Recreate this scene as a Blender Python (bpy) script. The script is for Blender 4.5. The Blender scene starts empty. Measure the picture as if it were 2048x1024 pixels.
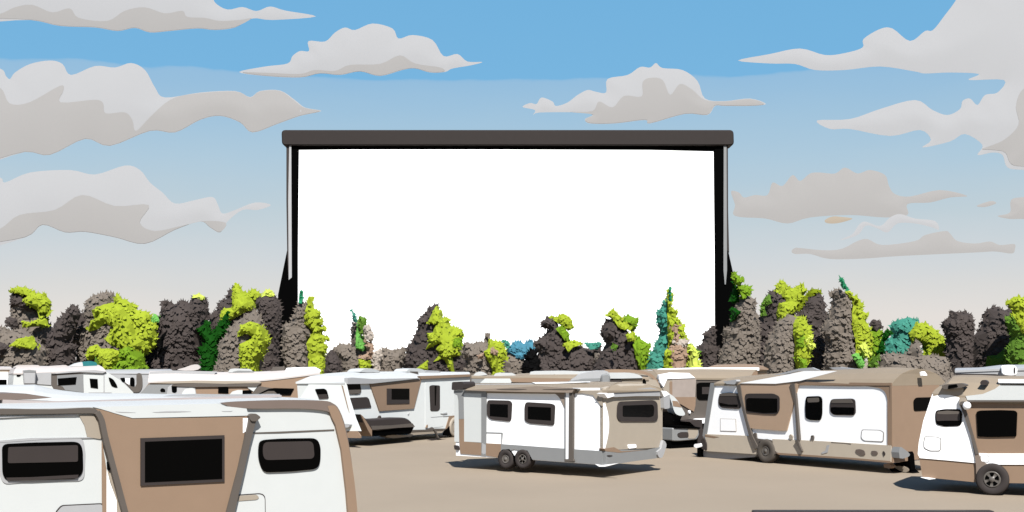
import bpy, bmesh, math, random
import numpy as np
from mathutils import Vector, Matrix
from mathutils.geometry import delaunay_2d_cdt, tessellate_polygon

SC = bpy.context.scene
COL = SC.collection
rnd = random.Random(7)
F, HX, HY, CAMZ = 2500.0, 1024.0, 720.0, 3.5      # focal length and horizon in photo pixels, eye height in metres

# ------------------------------------------------------------------ materials
def lin(c):
    c = c / 255.0
    return c / 12.92 if c <= 0.04045 else ((c + 0.055) / 1.055) ** 2.4
LIGHT = (2.00, 2.00, 2.00)                       # light falling on upright faces, used to turn seen colours into base colours
MATS = {}
def mat(name, rgb, rough=0.6, spec=0.15, vary=0.05, scale=3.0, bump=0.0, k=1.0, trans=0.0):
    if name in MATS:
        return MATS[name]
    m = bpy.data.materials.new(name); m.use_nodes = True
    nt = m.node_tree; b = nt.nodes['Principled BSDF']
    col = [min(0.93, lin(c) / l * k) for c, l in zip(rgb, LIGHT)]
    tc = nt.nodes.new('ShaderNodeTexCoord'); nz = nt.nodes.new('ShaderNodeTexNoise')
    nz.inputs['Scale'].default_value = scale; nz.inputs['Detail'].default_value = 6
    nt.links.new(tc.outputs['Object'], nz.inputs['Vector'])
    rp = nt.nodes.new('ShaderNodeValToRGB')
    rp.color_ramp.elements[0].position = 0.3; rp.color_ramp.elements[1].position = 0.7
    rp.color_ramp.elements[0].color = (*[c * (1 - vary) for c in col], 1)
    rp.color_ramp.elements[1].color = (*[min(0.95, c * (1 + vary)) for c in col], 1)
    nt.links.new(nz.outputs['Fac'], rp.inputs['Fac'])
    nt.links.new(rp.outputs['Color'], b.inputs['Base Color'])
    b.inputs['Roughness'].default_value = rough
    b.inputs['Specular IOR Level'].default_value = spec
    if bump:
        bn = nt.nodes.new('ShaderNodeBump'); bn.inputs['Strength'].default_value = bump; bn.inputs['Distance'].default_value = 0.02
        nt.links.new(nz.outputs['Fac'], bn.inputs['Height']); nt.links.new(bn.outputs['Normal'], b.inputs['Normal'])
    MATS[name] = m
    return m

WHITE = mat('white_paint', (254, 254, 254), 0.45, 0.25, 0.012, k=1.62)
PALE = mat('pale_paint', (238, 241, 239), 0.45, 0.25, 0.012)
BEIGE = mat('beige_paint', (190, 177, 160), 0.5, 0.2, 0.02)
PALE2 = mat('lifted_pale_paint', (238, 241, 239), 0.45, 0.25, 0.012, k=1.25)  # pale paint brightened to offset weak sun on the turned-away side
BROWN4 = mat('lifted_brown_paint', (208, 178, 151), 0.5, 0.2, 0.02)  # brown paint lightened to make up for a side turned from the sun
BEIGE4 = mat('lifted_beige_paint', (226, 212, 192), 0.5, 0.2, 0.02)  # beige paint lightened for the same weakly lit side
NOSEBEIGE = mat('nose_beige_paint', (200, 187, 169), 0.5, 0.2, 0.02)
BEAM = mat('beam_paint', (63, 57, 55), 0.6, 0.1, 0.03)
BROWN = mat('brown_paint', (170, 143, 120), 0.5, 0.2, 0.02)
TAUPE = mat('taupe_metal', (112, 104, 97), 0.5, 0.2, 0.03)
DARK = mat('dark_trim', (72, 65, 63), 0.5, 0.15, 0.03)
SMOKE = mat('smoked_blind', (72, 65, 63), 0.35, 0.2, 0.03)
LGREY = mat('light_grey_metal', (200, 200, 201), 0.4, 0.25, 0.02)
MGREY = mat('mid_grey_metal', (160, 161, 161), 0.4, 0.25, 0.02)
PINK = mat('rosy_grey_roof', (206, 194, 190), 0.6, 0.15, 0.02)
MAUVE = mat('mauve_brown_roof', (140, 124, 115), 0.6, 0.15, 0.02)
CREAM = mat('cream_roof', (243, 234, 229), 0.6, 0.15, 0.015, k=0.85)
ROOFWHITE = mat('white_roof', (246, 248, 247), 0.6, 0.15, 0.015, k=0.8)
ROOFBEIGE = mat('beige_roof', (194, 176, 153), 0.6, 0.15, 0.02, k=0.76)
BLACK = mat('black_glass', (5, 5, 5), 0.25, 0.05, 0.0)
BLACKMETAL = mat('black_metal', (4, 4, 4), 0.8, 0.02, 0.0)
TYRE = mat('tyre_rubber', (74, 68, 66), 0.8, 0.1, 0.05)
RIM = mat('rim_metal', (118, 112, 106), 0.4, 0.3, 0.03)
TEAL = mat('teal_plastic', (50, 135, 138), 0.5, 0.2, 0.02)
TAIL = mat('tail_lens', (125, 112, 104), 0.3, 0.3, 0.02)

# ------------------------------------------------------------------ basic helpers
def tag(o, label=None, cat=None, group=None, kind=None):
    if label: o['label'] = label
    if cat: o['category'] = cat
    if group: o['group'] = group
    if kind: o['kind'] = kind
    return o
def link_mesh(name, verts, faces, m, parent=None, smooth=False):
    me = bpy.data.meshes.new(name)
    me.from_pydata([tuple(v) for v in verts], [], faces)
    bm = bmesh.new(); bm.from_mesh(me)
    bmesh.ops.recalc_face_normals(bm, faces=bm.faces)
    bm.to_mesh(me); bm.free()
    me.materials.append(m)
    if smooth:
        me.polygons.foreach_set('use_smooth', [True] * len(me.polygons))
    o = bpy.data.objects.new(name, me); COL.objects.link(o)
    if parent: o.parent = parent
    return o
def empty(name, loc, rz=0.0):
    o = bpy.data.objects.new(name, None); COL.objects.link(o)
    o.location = loc; o.rotation_euler = (0, 0, rz); o.empty_display_size = 0.3
    return o
def world(px, py, d):
    return Vector(((px - HX) / F * d, d, CAMZ + (HY - py) / F * d))
def clean(pts):
    out = []
    for p in pts:
        if not out or (p[0] - out[-1][0]) ** 2 + (p[1] - out[-1][1]) ** 2 > 1e-10: out.append(p)
    if len(out) > 2 and (out[0][0] - out[-1][0]) ** 2 + (out[0][1] - out[-1][1]) ** 2 < 1e-10: out.pop()
    return out
def spline(pts, n=4, closed=True):
    out = []; N = len(pts)
    for i in range(N if closed else N - 1):
        p0 = pts[(i - 1) % N] if closed or i > 0 else pts[i]
        p1 = pts[i]; p2 = pts[(i + 1) % N]
        p3 = pts[(i + 2) % N] if closed or i + 2 < N else p2
        for k in range(n):
            t = k / n
            out.append(tuple(0.5 * (2 * b + (c - a) * t + (2 * a - 5 * b + 4 * c - e) * t * t + (3 * b - a - 3 * c + e) * t ** 3)
                             for a, b, c, e in zip(p0, p1, p2, p3)))
    if not closed: out.append(pts[-1])
    return out
def rnd_poly(pts, r, n=4):
    out = []; N = len(pts)
    for i in range(N):
        a, b, c = Vector(pts[i - 1]), Vector(pts[i]), Vector(pts[(i + 1) % N])
        va, vc = a - b, c - b
        ra = min(r, va.length * 0.48); rc = min(r, vc.length * 0.48)
        s, e = b + va.normalized() * ra, b + vc.normalized() * rc
        for k in range(n + 1):
            t = k / n
            out.append(tuple(s * (1 - t) ** 2 + b * 2 * t * (1 - t) + e * t * t))
    return out
def box4(x0, y0, x1, y1, r=0):
    p = [(x0, y0), (x1, y0), (x1, y1), (x0, y1)]
    return rnd_poly(p, r) if r else p
def shrink(pts, kx, ky=None):
    ky = ky or kx
    cx = (min(p[0] for p in pts) + max(p[0] for p in pts)) / 2
    cy = (min(p[1] for p in pts) + max(p[1] for p in pts)) / 2
    return [(cx + (p[0] - cx) * kx, cy + (p[1] - cy) * ky) for p in pts]
def strip(pts, w):
    """outline of a bar of width w (or widths) along a polyline"""
    ws = w if isinstance(w, (list, tuple)) else [w] * len(pts)
    L, R = [], []
    for i, p in enumerate(pts):
        a = Vector(pts[max(0, i - 1)]); b = Vector(pts[min(len(pts) - 1, i + 1)])
        t = (b - a).normalized(); n = Vector((-t.y, t.x)) * ws[i] / 2
        L.append(tuple(Vector(p) + n)); R.append(tuple(Vector(p) - n))
    return L + R[::-1]
def prism(verts2, to3, front, back, chamfer=0.0):
    """extrude a 2-D outline between two depths; returns verts, faces. to3(u, v, depth)"""
    pts = clean(verts2); n = len(pts)
    area = sum(pts[i][0] * pts[(i + 1) % n][1] - pts[(i + 1) % n][0] * pts[i][1] for i in range(n))
    if area < 0: pts = pts[::-1]
    rows = []
    if chamfer:
        ins = []
        for i in range(n):
            a, b, c = Vector(pts[i - 1]), Vector(pts[i]), Vector(pts[(i + 1) % n])
            e1, e2 = (b - a).normalized(), (c - b).normalized()
            nn = Vector((-e1.y, e1.x)) + Vector((-e2.y, e2.x))
            nn = nn.normalized() if nn.length > 1e-6 else Vector((-e1.y, e1.x))
            ins.append(tuple(b + nn * chamfer))
        rows = [(ins, front), (pts, front + (chamfer if back > front else -chamfer)), (pts, back)]
    else:
        rows = [(pts, front), (pts, back)]
    V = [to3(p[0], p[1], d) for r, d in rows for p in r]
    Fc = []
    for k in range(len(rows) - 1):
        for i in range(n):
            j = (i + 1) % n
            Fc.append((k * n + i, k * n + j, (k + 1) * n + j, (k + 1) * n + i))
    tri = tessellate_polygon([[Vector((p[0], p[1], 0)) for p in rows[0][0]]])
    last = (len(rows) - 1) * n
    for t in tri:
        Fc.append(tuple(t)); Fc.append(tuple(last + i for i in t[::-1]))
    return V, Fc

# ------------------------------------------------------------------ vehicles: local x along the near side, y away from the viewer, z up
class Van:
    def __init__(s, name, label, px0, d0, px1, d1, W, cat='caravan', group=None):
        a = Vector(((px0 - HX) / F * d0, d0)); b = Vector(((px1 - HX) / F * d1, d1))
        s.L = (b - a).length; t = (b - a).normalized(); s.W = W
        s.a, s.t, s.n = a, t, Vector((-t.y, t.x))
        s.root = empty(name, (a.x, a.y, 0), math.atan2(t.y, t.x))
        tag(s.root, label, cat, group or 'caravans and campers parked on the lot')
        s.k = 0
    def P(s, q, face='side', off=0.0):
        """photo pixel -> coordinates on a face of the vehicle"""
        r = Vector(((q[0] - HX) / F, 1.0))
        if face == 'side':
            d = (s.a + s.n * off).dot(s.n) / r.dot(s.n)
            w = r * d; u = (w - s.a).dot(s.t)
        else:
            o = s.a + s.t * ((s.L if face == 'end' else 0.0) + off)
            d = o.dot(s.t) / r.dot(s.t)
            w = r * d; u = (w - s.a).dot(s.n)
        return (u, CAMZ - (q[1] - HY) / F * d)
    def panel(s, name, poly, m, th=0.02, face='side', off=0.0, back=None, parent=None, cham=0.0, label=None, local=False):
        s.k += 1
        pts = poly if local else [s.P(q, face, off) for q in poly]
        if face == 'side':
            bk = off + (0.03 + 0.0007 * s.k if back is None else back)
            to3 = lambda u, z, d: (u, d, z)
            V, Fc = prism(pts, to3, off - th, bk, cham)
        else:
            sg = 1 if face == 'end' else -1
            base = (s.L if face == 'end' else 0.0) + off
            bk = base - sg * (0.03 + 0.0007 * s.k if back is None else back)
            to3 = lambda v, z, d: (d, v, z)
            V, Fc = prism(pts, to3, base + sg * th, bk, cham)
        o = link_mesh(name, V, Fc, m, parent or s.root)
        if label: o['label'] = label
        return o
    def window(s, frame, pane=None, blind=None, fm=None, pm=None, bm_=None, th=0.03, face='side', off=0.0, label=None):
        w = s.panel('window', frame, fm or DARK, th, face, off, label=label)
        if pane: s.panel('pane', pane, pm or BLACK, th + 0.006, face, off, parent=w)
        for k, b in enumerate(blind or []):
            s.panel('blind', b, (bm_ or [SMOKE, TAUPE])[k % 2], th + 0.012 + 0.004 * k, face, off, parent=w)
        return w
    def hatch(s, poly, line, fill, face='side', th=0.014, k=(0.93, 0.9)):
        h = s.panel('hatch', poly, line, th, face)
        s.panel('hatch_door', shrink(poly, *k), fill, th + 0.005, face, parent=h)
        return h
    def roof(s, near, ridge, m, over=0.034, ridge_at=0.45, name='roof', lip=0.07, N=18, label=None):
        yr = s.W * ridge_at
        A = sorted(s.P(q, 'side', -over) for q in near); B = sorted(s.P(q, 'side', yr) for q in ridge)
        def at(L, f):
            u0, u1 = L[0][0], L[-1][0]; u = u0 + (u1 - u0) * f
            for (a, za), (b, zb) in zip(L, L[1:]):
                if u <= b + 1e-9:
                    t = (u - a) / max(1e-6, b - a); return u, za + (zb - za) * t
            return L[-1]
        V, Fc = [], []
        for i in range(N + 1):
            f = i / N
            (ua, za), (ub, zb) = at(A, f), at(B, f)
            mid = lambda k, kz: (ua + (ub - ua) * k, za + (zb - za) * kz)
            rows = [(ua, -over, za - lip), (ua, -over, za)]
            for k, kz in ((0.12, 0.3), (0.35, 0.65), (0.7, 0.92)):
                u, z = mid(k, kz); rows.append((u, -over + (yr + over) * k, z))
            rows.append((ub, yr, zb))
            far = s.W + over
            for k, kz in ((0.6, 0.85), (0.3, 0.6)):
                u, z = mid(k, kz); rows.append((u, yr + (far - yr) * (1 - k), z))
            rows += [(ua, far, za), (ua, far, za - lip)]
            V += rows
        R = 10
        for i in range(N):
            for j in range(R - 1):
                Fc.append((i * R + j, i * R + j + 1, (i + 1) * R + j + 1, (i + 1) * R + j))
            Fc.append((i * R + R - 1, i * R, (i + 1) * R, (i + 1) * R + R - 1))
        Fc.append(tuple(range(R))); Fc.append(tuple(N * R + j for j in range(R)))
        o = link_mesh(name, V, Fc, m, s.root, smooth=False)
        if label: o['label'] = label
        return o
    def wheel(s, c, ry, wd=0.24, proud=0.05, tm=None, rm=None, rim=0.52, spokes=0, squash=1.0):
        u, z = s.P(c); d = (s.a + s.t * u).y
        r = ry * d / F; z = max(z, r)
        V, Fc = [], []; n = 36
        prof = [(0.30, -proud + 0.03), (rim, -proud + 0.02), (rim + 0.05, -proud - 0.005), (0.86, -proud - 0.02), (0.97, -proud + 0.01), (1.0, -proud + 0.05), (1.0, wd - 0.05), (0.95, wd), (0.3, wd)]
        for i in range(n):
            a = 2 * math.pi * i / n
            for q, y in prof: V.append((u + r * q * math.cos(a), y, z + r * q * math.sin(a)))
        m = len(prof)
        for i in range(n):
            for j in range(m - 1):
                Fc.append((i * m + j, i * m + j + 1, ((i + 1) % n) * m + j + 1, ((i + 1) % n) * m + j))
        w = link_mesh('wheel', V, Fc, tm or TYRE, s.root, smooth=True)
        V, Fc = [], []
        pr = [(rim, -proud + 0.018), (rim * 0.92, -proud - 0.012), (rim * 0.8, -proud + 0.012), (rim * 0.35, -proud + 0.002), (rim * 0.28, -proud - 0.02), (0.0, -proud - 0.022)]
        for i in range(n):
            a = 2 * math.pi * i / n
            for q, y in pr: V.append((u + r * q * math.cos(a), y, z + r * q * math.sin(a)))
        m = len(pr)
        for i in range(n):
            for j in range(m - 1):
                Fc.append((i * m + j, i * m + j + 1, ((i + 1) % n) * m + j + 1, ((i + 1) % n) * m + j))
        rmO = link_mesh('rim', V, Fc, rm or RIM, w, smooth=True)
        for k in range(spokes):
            a = 2 * math.pi * k / spokes + 0.3
            ca, sa = math.cos(a), math.sin(a)
            P4 = [(0.30 * rim, -0.045), (0.74 * rim, -0.14), (0.80 * rim, 0.0), (0.74 * rim, 0.14), (0.30 * rim, 0.045)]
            Vh = [(u + r * (x * ca - y * sa), z + r * (x * sa + y * ca)) for x, y in P4]
            V2, F2 = prism(Vh, lambda uu, zz, dd: (uu, dd, zz), -proud - 0.006, -proud + 0.03)
            link_mesh('rim_opening', V2, F2, BLACKMETAL, w)
        return w
    def tube(s, name, pts, r, m, parent=None, n=10):
        """round bar through local points"""
        V, Fc = [], []
        P = [Vector(p) for p in pts]
        for i, p in enumerate(P):
            t = (P[min(i + 1, len(P) - 1)] - P[max(i - 1, 0)]).normalized()
            x = t.orthogonal().normalized(); y = t.cross(x)
            rr = r[i] if isinstance(r, (list, tuple)) else r
            for k in range(n):
                a = 2 * math.pi * k / n
                V.append(p + (x * math.cos(a) + y * math.sin(a)) * rr)
        for i in range(len(P) - 1):
            for k in range(n):
                Fc.append((i * n + k, i * n + (k + 1) % n, (i + 1) * n + (k + 1) % n, (i + 1) * n + k))
        Fc.append(tuple(range(n))[::-1]); Fc.append(tuple((len(P) - 1) * n + k for k in range(n)))
        return link_mesh(name, V, Fc, m, parent or s.root, smooth=True)
    def L3(s, q, off=0.0, face='side'):
        u, z = s.P(q, face, off)
        return (u, off, z) if face == 'side' else ((s.L if face == 'end' else 0) + off, u, z)
# ------------------------------------------------------------------ camera, light, sky
cam_d = bpy.data.cameras.new('camera'); cam = bpy.data.objects.new('camera', cam_d); COL.objects.link(cam)
cam.location = (0, 0, CAMZ); cam.rotation_euler = (math.radians(90), 0, 0)
cam_d.sensor_width = 36; cam_d.lens = 36 * F / 2048; cam_d.shift_y = (HY - 512) / 2048
cam_d.clip_start = 0.1; cam_d.clip_end = 20000
SC.camera = cam
SUN_EL, SUN_AZ = math.radians(48), math.radians(8)        # behind the viewer, a touch to the right
sd = bpy.data.lights.new('sun', 'SUN'); so = bpy.data.objects.new('sun', sd); COL.objects.link(so)
sd.energy = 5.0; sd.angle = math.radians(0.5); sd.color = (1.0, 0.975, 0.93)
to_sun = Vector((math.sin(SUN_AZ) * math.cos(SUN_EL), -math.cos(SUN_AZ) * math.cos(SUN_EL), math.sin(SUN_EL)))
so.rotation_euler = to_sun.to_track_quat('Z', 'Y').to_euler(); so.location = (20, -60, 80)

w = bpy.data.worlds.new('World'); SC.world = w; w.use_nodes = True
nt = w.node_tree; nt.nodes.clear()
out = nt.nodes.new('ShaderNodeOutputWorld'); bg = nt.nodes.new('ShaderNodeBackground')
EXPO = 0.9; STRENGTH = 0.1; bg.inputs['Strength'].default_value = STRENGTH
sky = nt.nodes.new('ShaderNodeTexSky'); sky.sky_type = 'NISHITA'; sky.sun_disc = False
sky.sun_elevation = SUN_EL; sky.sun_rotation = math.radians(180) - SUN_AZ
tc = nt.nodes.new('ShaderNodeTexCoord'); sp = nt.nodes.new('ShaderNodeSeparateXYZ')
nt.links.new(tc.outputs['Generated'], sp.inputs[0])
nz = nt.nodes.new('ShaderNodeTexNoise'); nz.inputs['Scale'].default_value = 14; nz.inputs['Detail'].default_value = 5
mp = nt.nodes.new('ShaderNodeMapping'); mp.inputs['Scale'].default_value = (1, 1, 3)
nt.links.new(tc.outputs['Generated'], mp.inputs[0]); nt.links.new(mp.outputs[0], nz.inputs['Vector'])
mu = nt.nodes.new('ShaderNodeMath'); mu.operation = 'MULTIPLY_ADD'
mu.inputs[1].default_value = 0.014; mu.inputs[2].default_value = -0.007
nt.links.new(nz.outputs['Fac'], mu.inputs[0])
ad = nt.nodes.new('ShaderNodeMath'); ad.operation = 'ADD'
nt.links.new(sp.outputs['Z'], ad.inputs[0]); nt.links.new(mu.outputs[0], ad.inputs[1])
ml = nt.nodes.new('ShaderNodeMath'); ml.operation = 'MULTIPLY'; ml.inputs[1].default_value = 2.5
nt.links.new(ad.outputs[0], ml.inputs[0])
rp = nt.nodes.new('ShaderNodeValToRGB'); nt.links.new(ml.outputs[0], rp.inputs['Fac'])
def skyz(y):                       # sine of elevation seen at photo row y in the middle of the picture
    t = (HY - y) / F; return t / math.sqrt(1 + t * t) * 2.5
stops = [(0.0, (231, 224, 219)), (skyz(640), (227, 221, 217)), (skyz(580), (216, 215, 214)), (skyz(520), (206, 211, 215)),
         (skyz(430), (190, 205, 213)), (skyz(330), (174, 200, 217)), (skyz(240), (160, 194, 218)), (skyz(160), (147, 188, 219)),
         (skyz(157), (117, 179, 221)), (0.72, (112, 176, 220)), (1.0, (72, 122, 176))]
el = rp.color_ramp.elements
while len(el) < len(stops): el.new(0.5)
for e, (p, c) in zip(el, sorted(stops)):
    e.position = p; e.color = (*[lin(x) for x in c], 1)
for e, (p, c) in zip(sorted(el, key=lambda e: e.position), sorted(stops)):
    e.color = (*[lin(x) for x in c], 1)
sc_ = nt.nodes.new('ShaderNodeVectorMath'); sc_.operation = 'SCALE'; sc_.inputs['Scale'].default_value = 1 / STRENGTH / 2 ** EXPO
nt.links.new(rp.outputs['Color'], sc_.inputs[0])
mx = nt.nodes.new('ShaderNodeMix'); mx.data_type = 'RGBA'; mx.inputs[0].default_value = 0.96
nt.links.new(sky.outputs[0], mx.inputs[6]); nt.links.new(sc_.outputs[0], mx.inputs[7])
nt.links.new(mx.outputs[2], bg.inputs['Color']); nt.links.new(bg.outputs[0], out.inputs['Surface'])
SC.view_settings.view_transform = 'Standard'; SC.view_settings.look = 'None'
SC.view_settings.exposure = EXPO; SC.view_settings.gamma = 1.0
SC.cycles.max_bounces = 6

# ------------------------------------------------------------------ ground
gm = mat('sand_ground', (210, 192, 170), 0.95, 0.05, 0.03, 0.25, 0.15, k=0.72)
link_mesh('ground', [(-6000, -200, 0), (6000, -200, 0), (6000, 9000, 0), (-6000, 9000, 0)], [(0, 1, 2, 3)], gm)['kind'] = 'structure'
# dark bar lying on the sand at the bottom edge
def ground_at(px, py):
    d = CAMZ * F / (py - HY); return Vector(((px - HX) / F * d, d, 0))
V, Fc = prism([(-0.18, 0), (0.18, 0), (0.17, 0.03), (0.13, 0.05), (-0.13, 0.05), (-0.17, 0.03)],
              lambda u, v, d: (d, u, v), 0, (1972 - 1500) / F * 29.0, 0.02)
kb = link_mesh('dark_bar', V, Fc, DARK)
kb.location = ((1500 - HX) / F * 29.0, 28.66, 0)
tag(kb, 'low dark bar on the sand below the right caravan', 'parking kerb')

# ------------------------------------------------------------------ cinema screen
SD = 90.0
scr = empty('drive_in_screen', (world(1015, 720, SD).x, SD, 0))
tag(scr, 'giant blank white drive-in cinema screen in a black frame behind the trees', 'cinema screen')
SX = scr.location.x
def sbox(name, poly, m, y0, y1, parent=scr, cham=0.0):
    pts = []
    for q in poly:
        p = world(q[0], q[1], SD); pts.append((p.x - SX, max(0.0, p.z)))
    V, Fc = prism(pts, lambda u, z, d: (u, d, z), y0, y1, cham)
    return link_mesh(name, V, Fc, m, parent)
SCRM = mat('screen_white', (255, 255, 255), 0.8, 0.05, 0.004)
SCRM.node_tree.nodes['Color Ramp'].color_ramp.elements[0].color = (0.92, 0.92, 0.92, 1)
SCRM.node_tree.nodes['Color Ramp'].color_ramp.elements[1].color = (0.94, 0.94, 0.94, 1)
sbox('screen_surface', [(598, 300), (700, 299), (1000, 299), (1300, 300), (1427, 303), (1429, 500), (1430, 738), (596, 738), (596, 500)], SCRM, 0.0, 0.25)
sbox('frame', [(583, 290), (1447, 290), (1447, 305), (583, 305)], BLACKMETAL, 0.05, 0.8)
sbox('top_beam', rnd_poly([(564, 261), (1466, 261), (1467, 292), (565, 292)], 8), BEAM, -0.28, 1.2, cham=0.08)
sbox('post', [(578, 291), (596, 291), (596, 500), (594, 560), (596, 716), (596, 829), (553, 829), (556, 590), (575, 497)], BLACKMETAL, -0.02, 0.8)
sbox('post', [(1429, 291), (1449, 291), (1456, 500), (1466, 545), (1478, 640), (1482, 829), (1428, 829), (1431, 600)], BLACKMETAL, -0.02, 0.8)
sbox('trim_strip', [(573, 291), (578.5, 291), (577, 400), (578.5, 520), (577, 556), (574.5, 500), (573, 400)], DARK, -0.06, 0.5)
sbox('trim_strip', [(579, 291), (583, 291), (584, 555), (578, 560), (577, 400)], LGREY, -0.12, 0.3)
sbox('trim_strip', [(1447, 291), (1452.5, 291), (1453.5, 540), (1451, 569), (1449, 569), (1446.5, 540)], MGREY, -0.12, 0.3)
sbox('trim_strip', [(1453, 291), (1455.5, 291), (1456, 420), (1458, 505), (1454, 500)], DARK, -0.06, 0.5)
for q in (640, 840, 1024, 1210, 1390):                       # rear struts that hold it up
    p = world(q, 716, SD).x - SX
    V, Fc = prism([(0.3, 16), (0.8, 16), (7.5, 0), (6.6, 0)], lambda u, v, d: (d, u, v), p - 0.2, p + 0.2)
    link_mesh('rear_strut', V, Fc, BLACKMETAL, scr)
# ================================================================== V1 the big caravan in the left foreground
v = Van('caravan', 'largest white caravan, with brown slide-out, cut off by the lower left edge', -110, 18.2, 690, 22.5, 2.5)
v.panel('body', [(-110, 824), (0, 822), (180, 818), (560, 806), (640, 804), (660, 812), (676, 835), (690, 875), (705, 960), (714, 1075), (-110, 1230)], PALE, 0.0, back=2.5)
v.roof([(-115, 823), (0, 819), (180, 814), (400, 808), (560, 803), (640, 801)], [(-100, 806), (0, 806), (280, 800), (560, 794), (600, 796)], ROOFWHITE, label='white cambered roof')
v.panel('roof_rail', [(3, 799), (130, 803), (300, 798), (560, 790), (560, 794), (430, 800), (200, 806), (90, 812), (3, 811)], PINK, 0.06, off=1.0, back=0.3)
v.panel('roof_rail', [(-110, 790), (0, 787), (50, 787), (102, 795), (60, 799), (-110, 801)], MAUVE, 0.05, off=1.0, back=1.06)
# brown trim that follows the nose
v.panel('nose_trim', spline([(440, 806), (470, 803), (560, 800), (640, 801), (662, 806), (676, 820), (690, 862), (704, 950), (714, 1074)], 3, False) +
        spline([(697, 1074), (690, 985), (680, 900), (668, 850), (660, 832), (650, 822), (600, 817), (500, 817), (455, 813)], 3, False), MAUVE, 0.05)
v.panel('nose_trim', spline([(652, 812), (668, 812), (680, 835), (692, 880), (706, 965), (716, 1074)], 3, False) +
        [(697, 1074), (690, 985), (680, 900), (668, 850), (660, 834)], BROWN, 0.056)
so_ = v.panel('slide_out', [(178, 815), (205, 820), (262, 837), (400, 835), (486, 833), (495, 830), (486, 868), (480, 905), (452, 1024), (436, 1095), (275, 1110), (250, 1024), (217, 915), (202, 850)], BROWN, 0.05)
v.panel('nose_panel', [(483, 836), (493, 836), (489, 862), (483, 866)], WHITE, 0.056)
v.window([(278, 876), (445, 870), (445, 963), (278, 971)], [(286, 883), (440, 877), (440, 957), (286, 964)], th=0.075)
# awning frame: top roll and two slanted arms
v.panel('awning_roll', spline([(-110, 819), (0, 817), (100, 818), (175, 815), (192, 820), (202, 832)], 3, False) + spline([(194, 838), (187, 829), (172, 827), (100, 828), (0, 829), (-110, 831)], 3, False), TAUPE, 0.055, cham=0.005)
v.panel('awning_arm', strip(spline([(190, 824), (199, 840), (206, 872), (220, 925), (236, 985), (256, 1060), (270, 1110)], 3, False), 11), TAUPE, 0.1)
v.panel('awning_arm', strip([(502, 832), (490, 880), (478, 935), (456, 1024), (436, 1105)], [14, 12, 12, 15, 17]), TAUPE, 0.1)
v.panel('awning_joint', rnd_poly([(490, 830), (504, 826), (515, 834), (506, 842), (495, 842)], 4), TAUPE, 0.13)
v.panel('fascia', [(184, 814), (300, 810.5), (430, 807), (445, 812), (490, 817), (494, 831), (400, 833), (262, 836), (226, 826), (200, 818)], PALE, 0.058)
v.panel('awning_fabric', [(157, 830), (182, 829), (194, 838), (203, 872), (200, 878), (174, 874), (168, 850)], BEIGE, 0.02)
v.panel('trim_strip', [(-110, 836), (100, 830), (155, 827), (150, 832), (60, 833), (-110, 841)], LGREY, 0.024)
v.panel('trim_strip', [(-110, 884), (0, 881), (60, 876), (194, 874), (194, 876), (100, 878), (0, 885), (-110, 888)], LGREY, 0.018)
v.panel('seam', [(503, 865), (560, 863), (668, 858.5), (668, 861), (560, 866), (503, 867)], TAUPE, 0.012)
# door opening between window and slide-out
d = v.panel('door', [(212, 938), (219, 965), (232, 1000), (234, 1110), (212, 1115)], WHITE, 0.024)
v.panel('trim_strip', [(203, 878), (205, 895), (212, 940), (212, 1118), (204, 1118)], BROWN, 0.026)
v.panel('trim_strip', [(213, 944), (220, 940), (236, 990), (248, 1040), (262, 1108), (236, 1110), (232, 1000)], BEIGE, 0.022)
v.panel('handle', rnd_poly([(213, 922), (219, 922), (220, 938), (214, 941)], 4), BLACKMETAL, 0.06, parent=d)
v.panel('window_trim', rnd_poly([(-4, 883), (100, 878), (166, 877), (170, 905), (168, 955), (160, 962), (60, 964), (8, 968), (0, 955)], 9), LGREY, 0.014)
v.window(rnd_poly([(3, 888), (60, 885), (155, 883), (164, 895), (165, 945), (152, 958), (60, 960), (12, 961), (4, 950)], 12), None,
         [rnd_poly([(15, 894), (154, 890), (154, 923), (14, 926)], 4), [(10, 955), (60, 954), (155, 949), (153, 956), (60, 960), (14, 960)]], fm=BLACK, bm_=[SMOKE, SMOKE])
v.window(rnd_poly([(-100, 892), (-45, 890), (-42, 955), (-100, 960)], 12), rnd_poly([(-95, 898), (-50, 896), (-48, 925), (-95, 927)], 6), fm=BLACK, pm=SMOKE)
v.window(rnd_poly([(520, 880), (560, 877), (632, 876), (640, 893), (639, 925), (632, 938), (580, 943), (525, 945), (516, 920), (516, 893)], 12), None,
         [rnd_poly([(525, 884), (624, 882), (627, 917), (527, 920), (523, 905)], 10)], fm=BLACK)
v.hatch(rnd_poly([(110, 1024), (122, 1010), (206, 1006), (206, 1085), (110, 1092)], 6), DARK, LGREY, k=(0.96, 0.95))
h = v.hatch(rnd_poly([(464, 990), (522, 986), (530, 992), (531, 1065), (450, 1075)], 7), DARK, PALE, k=(0.96, 0.95))
v.panel('handle', rnd_poly([(468, 992), (512, 989), (517, 995), (512, 999), (470, 1002)], 3), BEIGE, 0.03, parent=h)
for pl in ([(228, 823), (250, 823.5), (268, 825), (240, 825)], [(302, 824), (330, 822), (360, 821.5), (379, 823), (350, 824.5), (310, 825)], [(440, 822), (462, 821.5), (458, 823), (445, 823)]):
    v.panel('vent_slot', pl, LGREY, 0.062)
v.wheel((540, 1112), 36); v.wheel((440, 1122), 37)

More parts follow.
